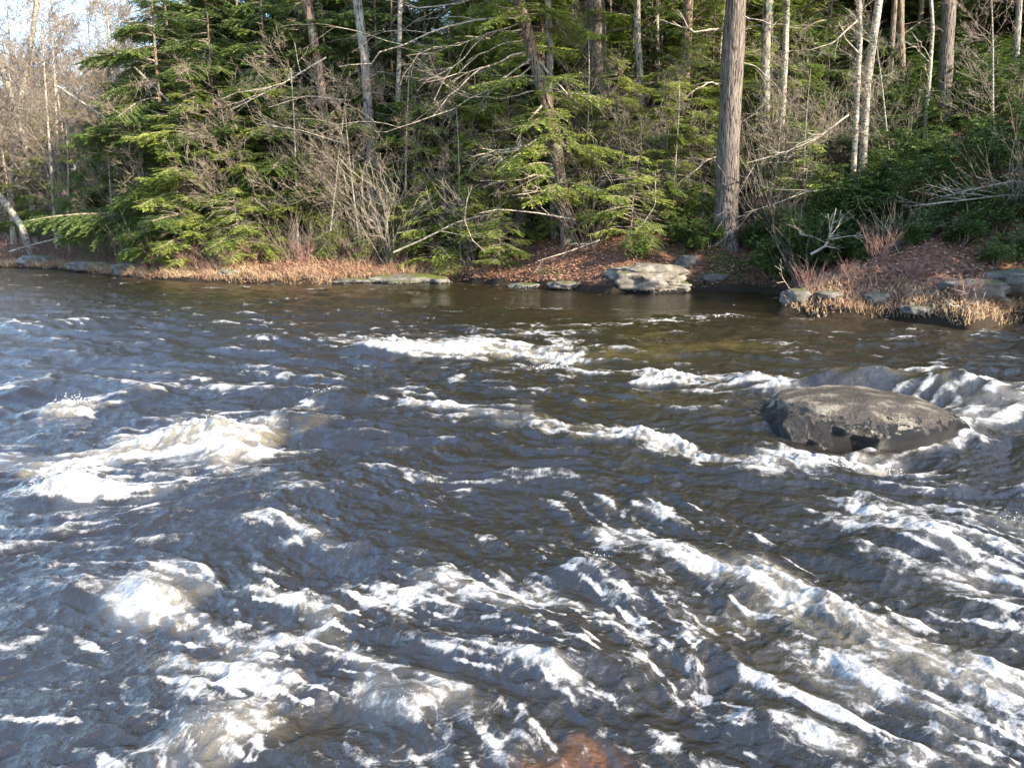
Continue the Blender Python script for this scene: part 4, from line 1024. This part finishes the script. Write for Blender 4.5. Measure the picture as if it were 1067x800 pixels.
# --- leaf litter, grass
def scatter_ground(n, xr, yr, smin, smax, seed, bias=1.0):
    r = np.random.RandomState(seed)
    x = r.uniform(*xr, n); y = r.uniform(*yr, n)
    s = river_sd(x, y); k = (s > smin) & (s < smax) & (r.rand(n) < np.exp(-np.maximum(s, 0) / bias))
    k &= np.abs(x) < y * .72 + 1.5
    x, y = x[k], y[k]
    return x, y, ground_z(x, y), r
x, y, z, r_ = scatter_ground(420000, (-32, 20), (15, 50), .04, 16, 51, 6.0)
n = len(x); A_ = Acc()
a = r_.uniform(0, 6.28, n)
A_.leaves(np.stack([x, y, z + .015 + .03 * r_.rand(n)], 1), np.stack([np.cos(a), np.sin(a), r_.uniform(-.3, .5, n)], 1), np.array([[0, 0, 1.0]]) + r_.uniform(-.6, .6, (n, 3)), r_.uniform(.06, .13, n), r_.uniform(.05, .08, n), 0, r_.rand(n))
o = link("leaf_litter", A_.mesh("leaf_litter", [M_LITTER])); tag(o, "rust brown fallen leaves covering the far bank", "fallen leaves", kind="stuff")
def grass(name, n, xr, yr, smin, smax, seed, bias, hh, label, clump=0.0):
    x, y, z, r_ = scatter_ground(n, xr, yr, smin, smax, seed, bias)
    if clump:
        k = perlin(x / 1.1, y / 0.8, 61) + .25 * r_.rand(len(x)) > clump; x, y, z = x[k], y[k], z[k]
    n = len(x); A_ = Acc()
    b = np.stack([x, y, z - .02], 1); h_ = r_.uniform(*hh, n)[:, None]
    l = np.stack([r_.uniform(-.5, .5, n), r_.uniform(-.6, .3, n), np.ones(n)], 1)
    m = b + l * h_ * .55; e = m + (l * [1.8, 1.8, .55]) * h_ * .45
    tn = r_.rand(n)
    A_.cones(b, m, .006, .0045, 3, 0, tn); A_.cones(m, e, .0045, .0015, 3, 0, tn)
    o = link(name, A_.mesh(name, [M_STRAW])); tag(o, label, "grass", kind="stuff"); return n
grass("dry_grass", 130000, (-30, -1.5), (25, 48), .03, 2.8, 71, 1.4, (.12, .42), "straw coloured dry grass along the sunlit left shore", -.12)
grass("dry_grass", 26000, (5.5, 14), (14, 21), .02, 1.4, 72, .9, (.08, .28), "matted dry grass on the right bank at the waterline", .0)

# --- trees upstream on the right and on the near bank, which shade the right of the river
SH = "trees upstream beyond the right edge"
for i, (x, y) in enumerate([(17.0, 14.6), (20.5, 13.6), (24, 12.5), (18.5, 18), (28, 11.5)]):
    place(H1, 0, 0, .85, "hemlock upstream outside the frame", SH, xy=(x, y))
for o in list(bpy.data.objects):
    if o.type == 'EMPTY' and not o.children: bpy.data.objects.remove(o)
print("objects", len(bpy.data.objects), "water verts", len(Vw), "litter", n)
